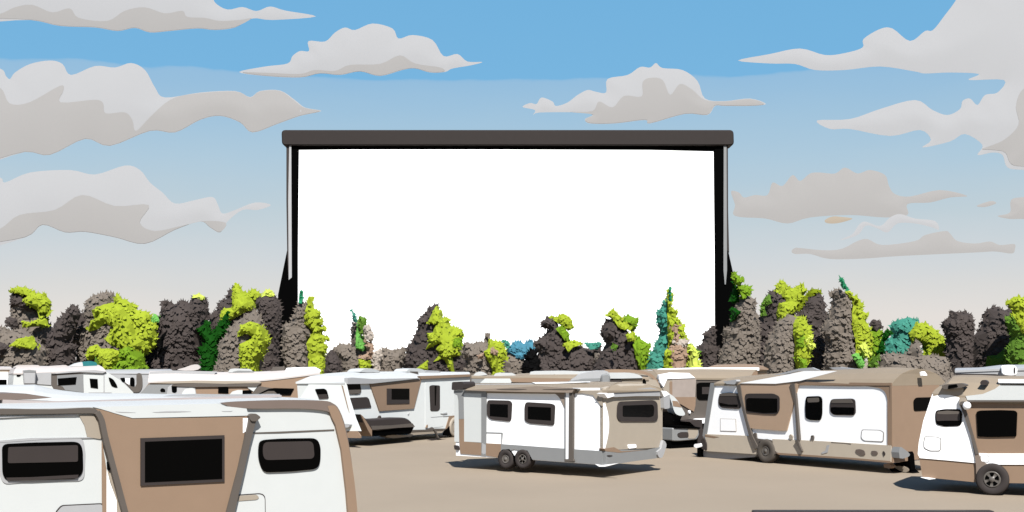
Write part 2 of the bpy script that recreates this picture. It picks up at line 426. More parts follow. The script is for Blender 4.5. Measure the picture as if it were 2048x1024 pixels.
# ================================================================== V2 white caravan in the second row
v = Van('caravan', 'white caravan with slim tall door window and dark storage hood at its corner', 690, 50, 915, 57, 2.5)
v.panel('body', [(690, 766), (740, 766), (830, 758), (940, 756), (940, 840), (905, 850), (890, 857), (815, 862), (780, 868), (722, 872), (697, 866)], PALE2, 0.0, back=2.5)
v.panel('nose_panel', [(598, 800), (621, 764), (640, 763), (692, 766), (700, 800), (712, 838), (722, 862), (600, 862)], PALE2, 0.03, 'left')
v.panel('nose_trim', [(684, 770), (687, 772), (700, 826), (696, 815)], BROWN, 0.04, 'left')
v.panel('trim_strip', [(600, 862), (716, 862), (722, 872), (722, 876), (600, 874)], BROWN, 0.045, 'left')
v.panel('step', rnd_poly([(684, 850), (694, 847), (706, 848), (704, 854), (690, 856)], 2), LGREY, 0.2, 'left')
v.window(rnd_poly([(631, 778), (650, 777), (655, 781), (659, 797), (640, 798)], 3), None, [rnd_poly([(637, 789), (655, 788), (659, 797), (640, 798)], 2)], fm=BLACK, face='left', th=0.05)
v.roof([(690, 765), (740, 763), (780, 760), (840, 757), (941, 754)], [(690, 744), (740, 743), (830, 743), (938, 744)], ROOFWHITE, label='white cambered roof')
v.panel('awning_roll', [(690, 768), (740, 767), (830, 757), (836, 756), (740, 758), (700, 755), (690, 756)], LGREY, 0.14)
v.panel('roof_edge_or_shade', [(836, 752), (870, 751), (938, 748.5), (941, 753), (900, 755), (838, 758)], BROWN, 0.09)  # brown strip paints the shaded lip of the white roof
v.panel('roof_seam', [(833, 743), (835, 743), (838, 754), (836, 754)], TAUPE, 0.02, off=0.35, back=0.5)
for pl, nm, m in (([(708, 744), (716, 738), (730, 736.5), (744, 740), (750, 745)], 'roof_vent', ROOFWHITE), ([(716, 744), (738, 743.5), (736, 745), (720, 745)], 'vent_slot', LGREY),
                  ([(801, 744), (806, 738), (825, 736.5), (838, 740), (843, 745)], 'roof_vent', ROOFWHITE), ([(838, 745), (842, 740.5), (866, 741.5), (872, 745)], 'roof_vent', LGREY)):
    v.panel(nm, rnd_poly(pl, 3), m, 0.3 if nm == 'roof_vent' else 0.31, off=1.0, back=0.4 if nm == 'roof_vent' else 0.05)
v.panel('slide_out', [(738, 767), (780, 765), (841, 758), (826, 817), (757, 822)], BROWN, 0.06)
v.window([(771, 777), (816, 777), (816, 807), (771, 808)], [(780, 777.6), (815, 777.6), (815, 799), (780, 799)], th=0.085)
v.window(rnd_poly([(690, 766), (719, 766), (722, 784), (714, 789), (696, 788)], 3), None, [rnd_poly([(693, 780), (721, 779), (719, 787), (697, 788)], 2)], fm=BLACK, bm_=[TAUPE])
v.window(rnd_poly([(695, 796), (733, 794), (737, 798), (742, 815), (700, 818)], 2), None, None, fm=DARK)
dr = v.panel('door', rnd_poly([(850, 765), (886, 763), (886, 853), (850, 857)], 3), PALE2, 0.012)
v.window(rnd_poly([(858, 772), (864, 770), (879, 771), (879, 818), (875, 822), (860, 822)], 3), [(868, 772), (872, 771.5), (870.5, 811), (868.5, 811)], [], th=0.03)
v.window(rnd_poly([(907, 767), (925, 763), (929, 766), (930, 779), (907, 780)], 2), None, None, fm=DARK)
v.panel('trim_strip', [(861, 834), (900, 831), (900, 832), (862, 835)], LGREY, 0.02)
v.panel('handle', [(880, 827), (892, 825), (894, 827), (884, 828.5)], LGREY, 0.04, parent=dr)
v.panel('handle', [(815, 829), (818, 825), (817.5, 827), (816, 830)], LGREY, 0.03)
v.panel('lamp', rnd_poly([(850, 856), (852, 850), (854, 849), (854, 855)], 1), BROWN, 0.05)
# hood over the gear at the corner
hd = v.panel('storage_hood', spline([(699, 828), (712, 837), (735, 837), (757, 835.5), (785, 834.5), (798, 839), (806, 848), (806, 852), (770, 856), (720, 859)], 3), DARK, 0.55, cham=0.05)
v.panel('hood_latch', [(754, 836), (757.5, 831), (759.5, 836)], DARK, 0.1)
v.panel('hood_edge', [(719, 851), (760, 850), (803, 846), (808, 853), (770, 855), (722, 859)], TAUPE, 0.58)
v.panel('hood_side', [(699, 828), (704, 832), (722, 859), (722, 872), (714, 860)], BROWN, 0.56)
v.panel('storage_bay', [(722, 859), (770, 857), (809, 853.5), (802, 867), (722, 872)], BLACKMETAL, 0.5)
v.panel('skirt', [(802, 866), (812, 856), (818, 861), (880, 858), (886, 861), (882, 866), (800, 872)], BEIGE, 0.05)
v.panel('skirt', [(760, 873), (764, 869), (800, 870), (815, 868), (812, 872), (775, 876)], BEIGE, 0.3)
v.panel('skirt', [(898, 832), (925, 829), (925, 856), (890, 858)], BROWN, 0.03)
v.panel('bumper', [(815, 860), (850, 859), (862, 854), (866, 857), (890, 857), (888, 860), (818, 864)], TAUPE, 0.07)
v.panel('wheel_arch', rnd_poly([(886, 870), (892, 858), (899, 850), (912, 850), (925, 866), (925, 874)], 4), BLACKMETAL, 0.06)
v.wheel((908, 872), 20, proud=0.09, tm=BEIGE, rm=BEIGE)
jk = v.panel('jack', strip([(868, 858), (873, 868), (877, 879)], [3, 2.5, 2.5]), TAUPE, 0.03, off=-0.5, back=0.04)
v.panel('jack_foot', rnd_poly([(873, 877), (881, 877), (881, 889), (878, 895), (874, 890)], 3), BLACKMETAL, 0.05, off=-0.5, back=0.05, parent=jk)
v.panel('jack_arm', [(854, 879), (866, 877), (890, 878), (908, 881), (890, 882), (866, 881)], DARK, 0.04, off=-0.5, back=0.03, parent=jk)

# ================================================================== V3 the middle caravan
v = Van('caravan', 'white caravan with double wheels and beige rounded front end, standing alone in the middle', 912, 40.4, 1203, 37.0, 3.1)
v.panel('body', [(910, 783), (975, 778), (1100, 776), (1203, 776), (1203, 930), (1120, 924), (1065, 920), (1000, 916), (912, 911)], WHITE, 0.0, back=3.1)
v.roof([(930, 781), (1000, 782), (1100, 783), (1152, 782), (1215, 781)], [(950, 767), (1060, 766), (1180, 763), (1240, 764)], ROOFBEIGE, label='beige cambered roof')
v.panel('roof_rail', [(950, 768), (1000, 768), (1060, 766), (1175, 764), (1178, 765), (1130, 768), (1060, 771), (990, 774), (936, 773)], LGREY, 0.1, off=0.9, back=0.1)
v.panel('roof_rail', [(1068, 764.5), (1177, 763), (1177, 764.3), (1120, 767), (1076, 767.5)], WHITE, 0.12, off=0.9, back=0.1)
v.panel('awning_roll', [(930, 780), (975, 778), (1030, 775), (1080, 772), (1145, 776), (1154, 778), (1150, 785), (1060, 784), (975, 782)], mat('awning_brown', (172, 156, 142), 0.6, 0.1, 0.03), 0.16)
v.panel('awning_slot', [(1000, 778), (1030, 777), (1060, 778), (1040, 779.5), (1012, 779)], TAUPE, 0.17)
v.panel('awning_slot', [(1092, 778.3), (1150, 776.5), (1162, 777.5), (1140, 779.5)], TAUPE, 0.17)
v.panel('awning_arm', [(1133, 784), (1142, 784), (1141, 921), (1134, 921)], WHITE, 0.06)
v.panel('awning_arm', [(1142, 778), (1149.5, 778), (1149, 921), (1141, 921)], TAUPE, 0.1)
v.panel('awning_foot', [(1133, 918), (1150, 917), (1152, 922), (1134, 923)], TAUPE, 0.12)
v.panel('awning_fabric', spline([(1106, 784), (1116, 791), (1124, 802), (1131, 818)], 3, False) + [(1134, 824), (1134, 783)], mat('awning_brown', (0, 0, 0)), 0.03)
v.panel('trim_strip', [(1132, 784), (1134, 784), (1134, 922), (1132, 922)], MGREY, 0.07)
# door and its grey frame
fr = v.panel('door_frame', [(909, 781), (974, 780), (973, 911), (964, 910), (964, 787), (928, 786), (929, 838), (919, 838), (918, 800), (916, 790), (909, 787)], MGREY, 0.035)
v.panel('trim_strip', [(910, 788), (915, 788), (918, 800), (919, 884), (910, 883)], PALE, 0.03)
v.panel('skirt', [(919, 838), (929, 838), (929, 883), (966, 886), (1004, 888), (1004, 912), (1000, 916), (975, 911), (922, 907), (920, 888)], BROWN, 0.03)
v.panel('door', [(928, 787), (965, 787), (965, 885), (928, 883)], PALE, 0.02)
v.panel('door_foot', [(966, 886), (973, 890), (973, 907), (968, 909), (965, 905)], LGREY, 0.04)
v.panel('tail_lamp', rnd_poly([(910, 890), (918, 891), (920, 900), (911, 899)], 2), DARK, 0.06)
v.panel('roof_box', rnd_poly([(908, 764), (928, 763), (931, 767), (930, 779), (907, 780)], 3), DARK, 0.1, back=0.5)
v.window(rnd_poly([(977, 800), (1020, 801), (1025, 806), (1023, 840), (1020, 843), (982, 839), (975, 832), (975, 806)], 5), [(981, 808), (1017, 809), (1017, 835), (981, 832)])
v.window(rnd_poly([(1053, 804), (1102, 807), (1111, 810), (1109, 851), (1060, 847), (1050, 842), (1050, 812)], 5), [(1057, 813), (1103, 815), (1103, 841), (1057, 838)])
h = v.panel('hatch', [(971, 864), (1005, 865), (1006, 867), (1004, 890), (1003, 890), (1003, 867), (971, 866)], MGREY, 0.014)
v.panel('skirt', [(1003, 888), (1060, 892), (1130, 897), (1205, 902), (1205, 931), (1190, 928), (1120, 923), (1066, 919), (1058, 904), (1030, 898), (1003, 908)], MGREY, 0.034)
v.panel('wheel_arch', [(997, 914), (1000, 905), (1006, 899), (1020, 898), (1030, 913), (1036, 903), (1042, 900), (1056, 901), (1066, 920), (1040, 925)], BLACKMETAL, 0.042)
v.wheel((1013, 918), 19.5, proud=0.06, rim=0.45); v.wheel((1047, 918), 19.5, proud=0.06, rim=0.5, spokes=5)
v.panel('skirt_edge', [(1192, 928), (1205, 930), (1240, 926), (1212, 933), (1200, 933)], WHITE, 0.05)
# rounded front end
v.panel('front_cap', spline([(1203, 776), (1240, 768), (1300, 769), (1316, 785), (1320, 830), (1319, 870), (1312, 898)], 3, False) + [(1203, 903)], NOSEBEIGE, 0.12, 'end', cham=0.06)
v.panel('front_cap', [(1180, 781), (1206, 781), (1206, 812), (1203, 811), (1197, 803), (1187, 790), (1160, 785)], BEIGE, 0.038)
v.panel('front_cap', spline([(1203, 806), (1208, 822), (1211, 842), (1210.5, 862), (1207, 882), (1203, 897)], 3, False), WHITE, 0.126, 'end')
v.panel('skirt', [(1203, 902), (1235, 899), (1290, 899), (1312, 894), (1314, 905), (1306, 916), (1260, 922), (1204, 931)], MGREY, 0.14, 'end')
v.panel('trim_strip', [(1200, 897), (1220, 894), (1235, 902), (1288, 899), (1230, 905), (1203, 902)], BROWN, 0.145, 'end')
v.panel('front_canopy', [(1196, 787), (1215, 783), (1216, 792), (1203, 796)], WHITE, 0.22, 'end')
v.panel('front_canopy', [(1215, 783), (1290, 775), (1308, 779), (1310, 792), (1260, 792), (1216, 794)], LGREY, 0.2, 'end')
v.window(rnd_poly([(1230, 803), (1300, 800), (1307, 806), (1308, 838), (1303, 843), (1232, 843), (1226, 836), (1227, 812)], 6),
         rnd_poly([(1237, 811), (1297, 809), (1300, 815), (1299, 831), (1292, 834), (1237, 833)], 3), face='end', th=0.15)
v.panel('number_plate', rnd_poly([(1248, 889), (1264, 888), (1265, 895), (1249, 897)], 2), WHITE, 0.15, 'end')
v.panel('lamp', rnd_poly([(1205, 910.5), (1210, 909.5), (1217, 910.5), (1210, 912.5)], 1), DARK, 0.16, 'end')
v.panel('marker_lamp', rnd_poly([(1313, 785), (1326, 788), (1326, 816), (1315, 818)], 3), LGREY, 0.25, 'end')
v.panel('marker_lamp', [(1308, 781), (1318, 782), (1326, 788), (1314, 794)], WHITE, 0.26, 'end')
v.panel('bumper', spline([(1304, 903), (1312, 896), (1316, 880), (1322, 888), (1320, 898), (1314, 914), (1307, 914)], 2), LGREY, 0.2, 'end')

# ================================================================== V4 right caravan
v = Van('caravan', 'long white caravan with brown slide-out and dirty beige skirt on a black jack', 1405, 45, 1783, 38.35, 2.6)
v.panel('body', [(1423, 767), (1478, 767), (1600, 765), (1730, 769), (1781, 768), (1783, 925), (1640, 912), (1550, 905), (1525, 909), (1412, 902), (1408, 870)], WHITE, 0.0, back=2.6)
v.panel('trim_strip', [(1422, 766), (1431, 767), (1414, 872), (1406, 872)], MGREY, 0.03)
v.panel('front_cap', [(1781, 766), (1830, 752), (1875, 757), (1880, 800), (1878, 850), (1870, 915), (1783, 926)], BROWN, 0.06, 'end', cham=0.02)
v.panel('front_cap', spline([(1700, 769), (1740, 773), (1762, 777), (1772, 786), (1776, 800)], 3, False) + [(1776, 891), (1785, 891), (1785, 766), (1700, 765)], BROWN, 0.03)
v.window(rnd_poly([(1823, 802), (1828, 795), (1868, 794), (1866, 820), (1824, 822)], 4), None, None, fm=BLACK, face='end', th=0.08)
v.roof([(1428, 767), (1480, 767), (1600, 766), (1700, 768), (1785, 767)], [(1500, 752), (1600, 742), (1690, 739), (1780, 734), (1836, 737)], ROOFBEIGE, label='beige cambered roof')
v.panel('awning_fabric', [(1480, 766.5), (1552, 767.5), (1600, 762), (1676, 742), (1610, 742), (1560, 752)], WHITE, 0.03, off=-0.06, back=0.04)
v.panel('awning_edge', [(1495, 762), (1560, 747), (1600, 737), (1625, 735), (1640, 741), (1600, 742), (1560, 751), (1510, 763)], LGREY, 0.03, off=0.5, back=0.06)
v.panel('awning_joint', rnd_poly([(1452, 763), (1478, 759), (1480, 762), (1476, 769), (1460, 768)], 2), LGREY, 0.16)
v.panel('roof_edge_or_shade', [(1480, 768), (1552, 768), (1600, 763), (1700, 767.5), (1785, 765.5), (1785, 771), (1700, 771), (1600, 770), (1480, 770)], BROWN, 0.05)
v.panel('roof_edge_or_shade', [(1660, 735), (1680, 734), (1705, 737), (1785, 741), (1785, 743), (1720, 742), (1670, 739)], LGREY, 0.05, off=1.25, back=0.1)
for pl in ([(1676, 768), (1700, 760), (1720, 757), (1731, 760), (1722, 760), (1700, 765), (1724, 768)], [(1741, 759), (1750, 756.5), (1763, 756), (1755, 759.5), (1744, 760)],
           [(1780, 741), (1800, 741), (1818, 743), (1815, 745), (1790, 744)]):
    v.panel('roof_rack', pl, DARK, 0.03, off=0.35 if pl[0][1] > 750 else 1.2, back=0.06)
v.panel('roof_vent', rnd_poly([(1843, 744), (1846, 743), (1851, 751), (1845, 752)], 1), WHITE, 0.1, off=1.2, back=0.1)
v.panel('slide_out', [(1480, 767), (1595, 766), (1599, 769), (1575, 861), (1560, 861), (1498, 856)], BROWN4, 0.06)
v.window(rnd_poly([(1493, 789), (1500, 787), (1550, 787), (1562, 793), (1562, 820), (1557, 829), (1530, 828), (1496, 825)], 5),
         rnd_poly([(1496, 799), (1500, 796), (1558, 797), (1558, 825), (1530, 826), (1500, 822), (1496, 820)], 2), th=0.085)
v.window(rnd_poly([(1441, 787), (1460, 785), (1478, 787), (1482, 792), (1482, 815), (1478, 818), (1445, 816), (1438, 810), (1438, 795)], 4), [(1440, 805), (1458, 809), (1477, 809), (1476, 814), (1458, 813), (1441, 812)],
         [], pm=BLACK)
v.panel('window_trim', rnd_poly([(1440, 788), (1460, 785.5), (1478, 787.5), (1480, 792), (1440, 792)], 2), TAUPE, 0.04)
v.window(rnd_poly([(1613, 793), (1640, 792), (1645, 797), (1645, 828), (1642, 841), (1620, 840), (1612, 836), (1611, 815)], 5), None, [rnd_poly([(1616, 796), (1639, 795), (1640, 804), (1617, 805)], 3)], fm=BLACK, bm_=[TAUPE])
v.window(rnd_poly([(1665, 798), (1705, 797), (1711, 800), (1712, 826), (1708, 831), (1668, 830), (1661, 824), (1661, 804)], 5), rnd_poly([(1663, 814), (1710, 815), (1709, 829), (1669, 829), (1663, 823)], 3),
         [rnd_poly([(1666, 799), (1703, 798), (1708, 806), (1664, 806)], 2)], bm_=[TAUPE])
v.hatch([(1441, 837), (1472, 838), (1473, 863), (1441, 862)], BEIGE, WHITE, k=(0.95, 0.94))
v.hatch(rnd_poly([(1724, 859), (1760, 860), (1768, 864), (1767, 884), (1728, 882), (1722, 876)], 4), TAUPE, WHITE, k=(0.95, 0.92))
v.panel('skirt', [(1412, 868), (1510, 872), (1524, 905), (1524, 909), (1412, 902)], BEIGE4, 0.04)
v.panel('skirt', [(1546, 878), (1600, 880), (1660, 883), (1720, 887), (1784, 891), (1783, 924), (1700, 917), (1640, 914), (1600, 910), (1560, 907), (1549, 900)], BEIGE4, 0.04, label='beige skirt with grey dirt marks')
v.panel('trim_strip', [(1552, 905), (1640, 911), (1700, 915), (1783, 922), (1782, 926), (1700, 918.5), (1600, 912), (1560, 909.5)], BROWN, 0.043)
v.panel('trim_strip', [(1412, 869), (1440, 874), (1430, 876), (1412, 873)], BROWN, 0.046)
for pl, m in ((rnd_poly([(1713, 899), (1722, 898), (1731, 901), (1733, 910), (1724, 911), (1714, 905)], 3), TAIL), (rnd_poly([(1744, 902), (1752, 901), (1758, 904), (1757, 910), (1747, 910)], 3), TAIL), (rnd_poly([(1767, 903), (1770, 902), (1773, 908), (1770, 913)], 2), DARK)):
    v.panel('lamp', pl, m, 0.06)
v.panel('handle', [(1656, 890), (1661, 890), (1657, 905), (1646, 908), (1645, 905), (1653, 901)], LGREY, 0.055)
v.panel('lamp', rnd_poly([(1580, 872), (1583, 868), (1587, 872), (1586, 879), (1581, 879)], 1.5), BEIGE, 0.06)
v.panel('handle', strip(spline([(1624, 882), (1624, 873), (1627, 871), (1628.5, 875), (1627, 882)], 2, False), 1.2), TAUPE, 0.05)
v.panel('seam', [(1664, 884), (1703, 887), (1704, 889), (1690, 887), (1664, 885.5)], TAUPE, 0.045)
v.panel('awning_arm', strip([(1480, 770), (1486, 800), (1496, 840), (1505, 872), (1516, 897)], [8, 5, 4.5, 6, 9]), TAUPE, 0.1)
v.panel('awning_arm', strip([(1588, 768), (1594, 800), (1598, 850), (1600, 881)], [9, 4, 4, 5]), TAUPE, 0.1)
v.panel('awning_arm', strip([(1597, 881), (1602, 892), (1607, 903)], [7, 4, 4]), TAUPE, 0.11)
v.panel('wheel_arch', rnd_poly([(1506, 872), (1510, 865), (1514, 866), (1515, 877), (1545, 880), (1549, 900), (1554, 908), (1545, 912), (1530, 900), (1522, 895), (1510, 893)], 3), TAUPE, 0.05)
v.panel('wheel_arch', rnd_poly([(1518, 884), (1530, 880), (1544, 882), (1550, 895), (1552, 912), (1540, 915)], 4), BLACKMETAL, 0.056)
v.wheel((1534, 903), 24, proud=0.08, tm=mat('dusty_rubber', (106, 99, 92), 0.85, 0.05, 0.04), rim=0.4)
v.panel('low_grey_panel', [(1402, 902), (1420, 900), (1517, 908), (1510, 914), (1405, 922)], LGREY, 0.03, off=0.1, back=0.16)  # upright light grey panel reaching down to the sand
jk = v.panel('jack', strip([(1401, 892), (1401, 922)], 5.5), BLACKMETAL, 0.1, back=0.1)
v.panel('jack_foot', [(1391, 921), (1410, 921), (1410, 924), (1391, 924)], BLACKMETAL, 0.2, back=0.2, parent=jk)
v.panel('jack_cap', rnd_poly([(1394, 888), (1407, 886), (1409, 893), (1398, 896), (1393, 893)], 2), WHITE, 0.14, back=0.14, parent=jk)
v.panel('bumper', rnd_poly([(1406, 878), (1412, 876), (1416, 888), (1416, 901), (1408, 898), (1404, 888)], 3), DARK, 0.1, back=0.4)
v.panel('gas_bottle_cover', spline([(1783, 893), (1792, 897), (1802, 905), (1803, 910), (1796, 914), (1783, 915)], 2), MGREY, 0.3, 'end')
ht = v.panel('hitch', [(1784, 928), (1822, 921), (1822, 936), (1832, 945), (1838, 957), (1826, 958), (1808, 950), (1786, 940)], BLACKMETAL, 0.16, off=0.9, back=0.16)
v.panel('hitch_bracket', spline([(1796, 932), (1815, 932), (1826, 938), (1820, 944), (1806, 940)], 2), BEIGE, 0.2, off=0.9, back=0.0, parent=ht)
v.panel('coupler', rnd_poly([(1800, 946), (1818, 944), (1826, 948), (1826, 954), (1799, 953)], 2), TAUPE, 0.22, off=0.9, back=0.0, parent=ht)
v.panel('jockey_jack', rnd_poly([(1822, 954), (1827, 954), (1827, 966), (1824, 971), (1821, 966)], 2), BLACKMETAL, 0.22, off=0.9, back=0.0, parent=ht)
v.panel('gas_lever', [(1818, 894), (1826, 908), (1829, 940), (1822, 938), (1818, 920)], BLACKMETAL, 0.18, off=0.9, back=0.05, parent=ht)
v.panel('hitch_cap', rnd_poly([(1771, 928), (1782, 926), (1788, 932), (1784, 937), (1772, 935)], 2), BROWN, 0.1, off=0.2, back=0.1)

# ================================================================== V5 caravan cut by the right edge
v = Van('caravan', 'white and brown caravan with white ball lamp, cut off by the right edge', 1838, 33.3, 2120, 31.6, 2.5)
v.panel('body', [(1864, 786), (1921, 788), (2120, 806), (2120, 968), (1955, 965), (1845, 954), (1838, 915), (1837, 900), (1848, 845)], BROWN, 0.0, back=2.5)
v.panel('nose_panel', [(1865, 788), (1921, 791), (1926, 812), (1940, 862), (1953, 926), (1900, 921), (1840, 916), (1836, 908), (1838, 885), (1847, 842)], WHITE, 0.03)
v.roof([(1866, 787), (1890, 782), (1921, 790), (2000, 802), (2120, 803)], [(1886, 772), (1912, 750), (1960, 750), (2000, 752), (2120, 752)], ROOFBEIGE, label='beige cambered roof')
v.panel('roof_front', spline([(1864, 787), (1872, 778), (1885, 771), (1915, 772)], 3, False) + [(1926, 776), (1928, 792), (1921, 791)], BEIGE, 0.036)
v.panel('awning_fabric', [(1932, 792), (1966, 788), (1990, 778), (2002, 769), (2120, 768), (2120, 802), (1936, 802)], PALE, 0.05, off=-0.05, back=0.12)
v.panel('awning_edge', [(1936, 800), (2120, 800), (2120, 804), (1940, 804)], TAUPE, 0.12)
v.panel('roof_rail', [(1998, 766), (2120, 767), (2120, 770), (2004, 769)], BLACKMETAL, 0.12)
v.panel('roof_rail', [(1997, 758), (2120, 759), (2120, 766.5), (1998, 766)], WHITE, 0.06, off=0.4, back=0.08)
v.panel('roof_vent', rnd_poly([(1960, 766), (1964, 760), (1972, 760), (1977, 765), (1974, 770), (1963, 770)], 3), DARK, 0.04, off=0.1, back=0.2)
lm = v.panel('awning_roll', rnd_poly([(1885, 771), (1897, 768), (1925, 766), (1937, 770), (1930, 774), (1905, 778), (1890, 778)], 4), TAUPE, 0.2, back=0.15)
v.panel('roll_cap', rnd_poly([(1900, 770), (1916, 768), (1919, 773), (1899, 778)], 1), BLACKMETAL, 0.22, parent=lm)
v.panel('awning_arm', strip([(1924, 806), (1932, 828), (1945, 870), (1955, 908)], [8, 7, 5, 6]), TAUPE, 0.1)
v.panel('awning_arm', [(1950, 906), (1958, 906), (1964, 922), (1976, 928), (1968, 940), (1962, 962), (1954, 964), (1953, 930)], mat('dusty_taupe', (150, 134, 122), 0.6, 0.15), 0.08)
br = v.panel('lamp_bracket', [(1921, 795), (1932, 795), (1937, 803), (1934, 808), (1921, 811)], BEIGE, 0.16)
v.panel('lamp_bracket', rnd_poly([(1923, 803), (1931, 802), (1933, 807), (1928, 810), (1922, 809)], 2), TAUPE, 0.18)
u, z = v.P((1937, 811)); bm = bmesh.new(); bmesh.ops.create_uvsphere(bm, u_segments=20, v_segments=12, radius=0.105)
me = bpy.data.meshes.new('ball_lamp'); bm.to_mesh(me); bm.free(); me.materials.append(WHITE); me.polygons.foreach_set('use_smooth', [True] * len(me.polygons))
bl = bpy.data.objects.new('ball_lamp', me); COL.objects.link(bl); bl.parent = v.root; bl.location = (u, -0.24, z)
v.window(rnd_poly([(1953, 824), (1960, 821), (2000, 820), (2030, 821), (2035, 825), (2033, 873), (1980, 874), (1956, 873)], 3), None, None, fm=BLACK, th=0.04)
v.window(rnd_poly([(1872, 821), (1890, 818), (1920, 818), (1925, 824), (1924, 848), (1918, 852), (1890, 853), (1873, 849), (1871, 835)], 5), None,
         [rnd_poly([(1872, 824), (1890, 821.5), (1920, 822), (1921, 841), (1890, 841), (1874, 842)], 3), rnd_poly([(1875, 823), (1895, 821), (1918, 822.5), (1920, 827.5), (1895, 828.5), (1876, 828)], 2)], fm=BLACK, th=0.05)
v.hatch(rnd_poly([(1850, 872), (1872, 873), (1883, 876), (1882, 902), (1860, 902), (1848, 896), (1848, 882)], 4), TAUPE, WHITE, th=0.045, k=(0.92, 0.92))
v.panel('trim_band', [(1956, 906), (1975, 907), (2120, 907), (2120, 929), (1965, 929)], WHITE, 0.03)
v.hatch(rnd_poly([(1961, 911), (1976, 910), (1979, 914), (1978, 924), (1962, 923)], 2), TAUPE, WHITE, th=0.042, k=(0.9, 0.9))
v.panel('step', rnd_poly([(1842, 954), (1858, 955), (1872, 957), (1860, 958.5)], 1), WHITE, 0.1)
v.panel('wheel_arch', rnd_poly([(1960, 966), (1962, 945), (1972, 931), (1990, 928), (2006, 935), (2016, 955), (2019, 970)], 6), BLACKMETAL, 0.04)
v.wheel((1985, 963), 32, proud=0.09, rim=0.52, spokes=5)
# ================================================================== V6 motorhome and its cab between the middle and right caravans
v = Van('motorhome', 'beige and grey motorhome with its cab grille showing between the middle and right caravans', 1323, 50, 1500, 53, 2.6, 'motorhome')
v.panel('body', [(1323, 790), (1330, 757), (1500, 757), (1500, 875), (1345, 880), (1345, 830)], TAUPE, 0.0, back=2.6)
v.roof([(1318, 757), (1390, 756), (1500, 757)], [(1300, 738), (1400, 736), (1520, 737)], ROOFBEIGE, label='beige cambered roof')
v.panel('roof_edge_or_shade', [(1300, 741), (1330, 737), (1400, 735), (1515, 735), (1515, 741), (1400, 743), (1325, 741)], WHITE, 0.1, off=0.9, back=0.2)
v.panel('overcab', [(1324, 776), (1331, 758), (1343, 758), (1343, 795), (1330, 790)], BEIGE, 0.03)
v.panel('overcab', [(1315, 750), (1340, 745), (1376, 746), (1388, 756), (1332, 758), (1325, 774), (1318, 765)], WHITE, 0.07)
v.panel('awning_fabric', [(1343, 757), (1391, 757), (1389, 795), (1343, 794)], mat('rosy_beige', (190, 176, 166), 0.6, 0.1), 0.04)
v.panel('trim_strip', [(1338, 765), (1340, 762), (1343, 764), (1343, 796), (1338, 794)], BROWN, 0.05)
v.panel('slide_out', [(1343, 794), (1390, 794), (1389, 812), (1386, 823), (1375, 817), (1346, 800)], BROWN, 0.05)
v.window(rnd_poly([(1393, 767), (1400, 765), (1428, 765), (1428, 800), (1397, 800), (1393, 795)], 3), [(1403, 774), (1428, 774), (1428, 788), (1403, 788)], [], fm=BLACK, pm=SMOKE)
v.panel('windscreen', [(1322, 826), (1328, 823), (1340, 828), (1358, 830), (1353, 842), (1353, 853), (1322, 853)], BLACK, 0.2)
v.panel('mirror', spline([(1328, 788), (1336, 792), (1344, 800), (1355, 818), (1360, 828), (1354, 831), (1344, 829), (1338, 822), (1334, 808)], 2), PALE, 0.3, off=-0.1, back=0.1)
v.panel('mirror', [(1334, 801), (1344, 802), (1353, 814), (1350, 814), (1336, 812)], BROWN, 0.31, off=-0.1, back=0.1)
v.panel('hood', [(1318, 850), (1350, 850), (1370, 853), (1368, 856), (1318, 854)], BLACKMETAL, 0.9)
gr = v.panel('grille', rnd_poly([(1316, 854), (1368, 853), (1369, 868), (1364, 877), (1330, 880), (1316, 880)], 3), MGREY, 0.85, cham=0.03)
v.panel('grille_insert', rnd_poly([(1346, 855), (1366, 854), (1366, 866), (1360, 875), (1346, 875)], 3), BEIGE, 0.86, parent=gr)
v.panel('headlight', rnd_poly([(1325, 865), (1332, 862), (1346, 862), (1347, 872), (1330, 873), (1325, 870)], 3), DARK, 0.875)
v.panel('bumper', [(1316, 880), (1345, 881), (1368, 878), (1376, 889), (1376, 897), (1316, 897)], BLACKMETAL, 0.7)  # black block stands in for the shadow below the cab
v.panel('cab_post', [(1353, 842), (1378, 838), (1380, 880), (1377, 892), (1370, 885), (1369, 856)], DARK, 0.75)
v.panel('running_board', rnd_poly([(1380, 840), (1390, 837), (1412, 836), (1412, 846), (1379, 846)], 2), WHITE, 0.3)
v.panel('wheel_arch', [(1379, 847), (1412, 846), (1412, 860), (1400, 861), (1390, 853), (1380, 850)], BLACKMETAL, 0.26)
v.panel('lamp', rnd_poly([(1375.5, 822), (1378, 820), (1379, 826), (1376, 827)], 1), WHITE, 0.08)
v.wheel((1400, 885), 18, proud=0.25)
v.wheel((1480, 880), 18, proud=0.1)

# ================================================================== V7 white motorhome far left
v = Van('motorhome', 'white motorhome with grey side panel and sloping cab behind the big left caravan', 10, 60, 290, 63, 2.6, 'motorhome')
v.panel('body', [(28, 746), (60, 745), (140, 742), (212, 743), (240, 760), (266, 784), (272, 800), (280, 840), (10, 840), (24, 790)], PALE, 0.0, back=2.6)
v.roof([(27, 746), (60, 746), (140, 742), (212, 743)], [(36, 733), (80, 732), (140, 732), (192, 729)], CREAM, label='cream cambered roof')
for pl, m in (([(26, 735), (36, 730.5), (75, 730), (82, 735)], CREAM), ([(82, 735), (100, 732), (130, 730), (136, 734)], CREAM), ([(138, 733), (150, 727), (163, 724), (165, 732)], PALE), ([(163, 724), (180, 722), (191, 725), (193, 732), (164, 732)], TEAL)):
    v.panel('roof_box', rnd_poly(pl, 2), m, 0.3, off=1.0, back=0.4)
v.panel('side_panel', [(102, 747), (140, 742), (166, 747), (167, 786), (130, 780), (108, 779), (102, 769)], TAUPE, 0.03)
v.panel('side_panel', [(114, 751), (166, 748), (166.5, 785), (130, 780), (125, 773), (114, 770)], MGREY, 0.04)
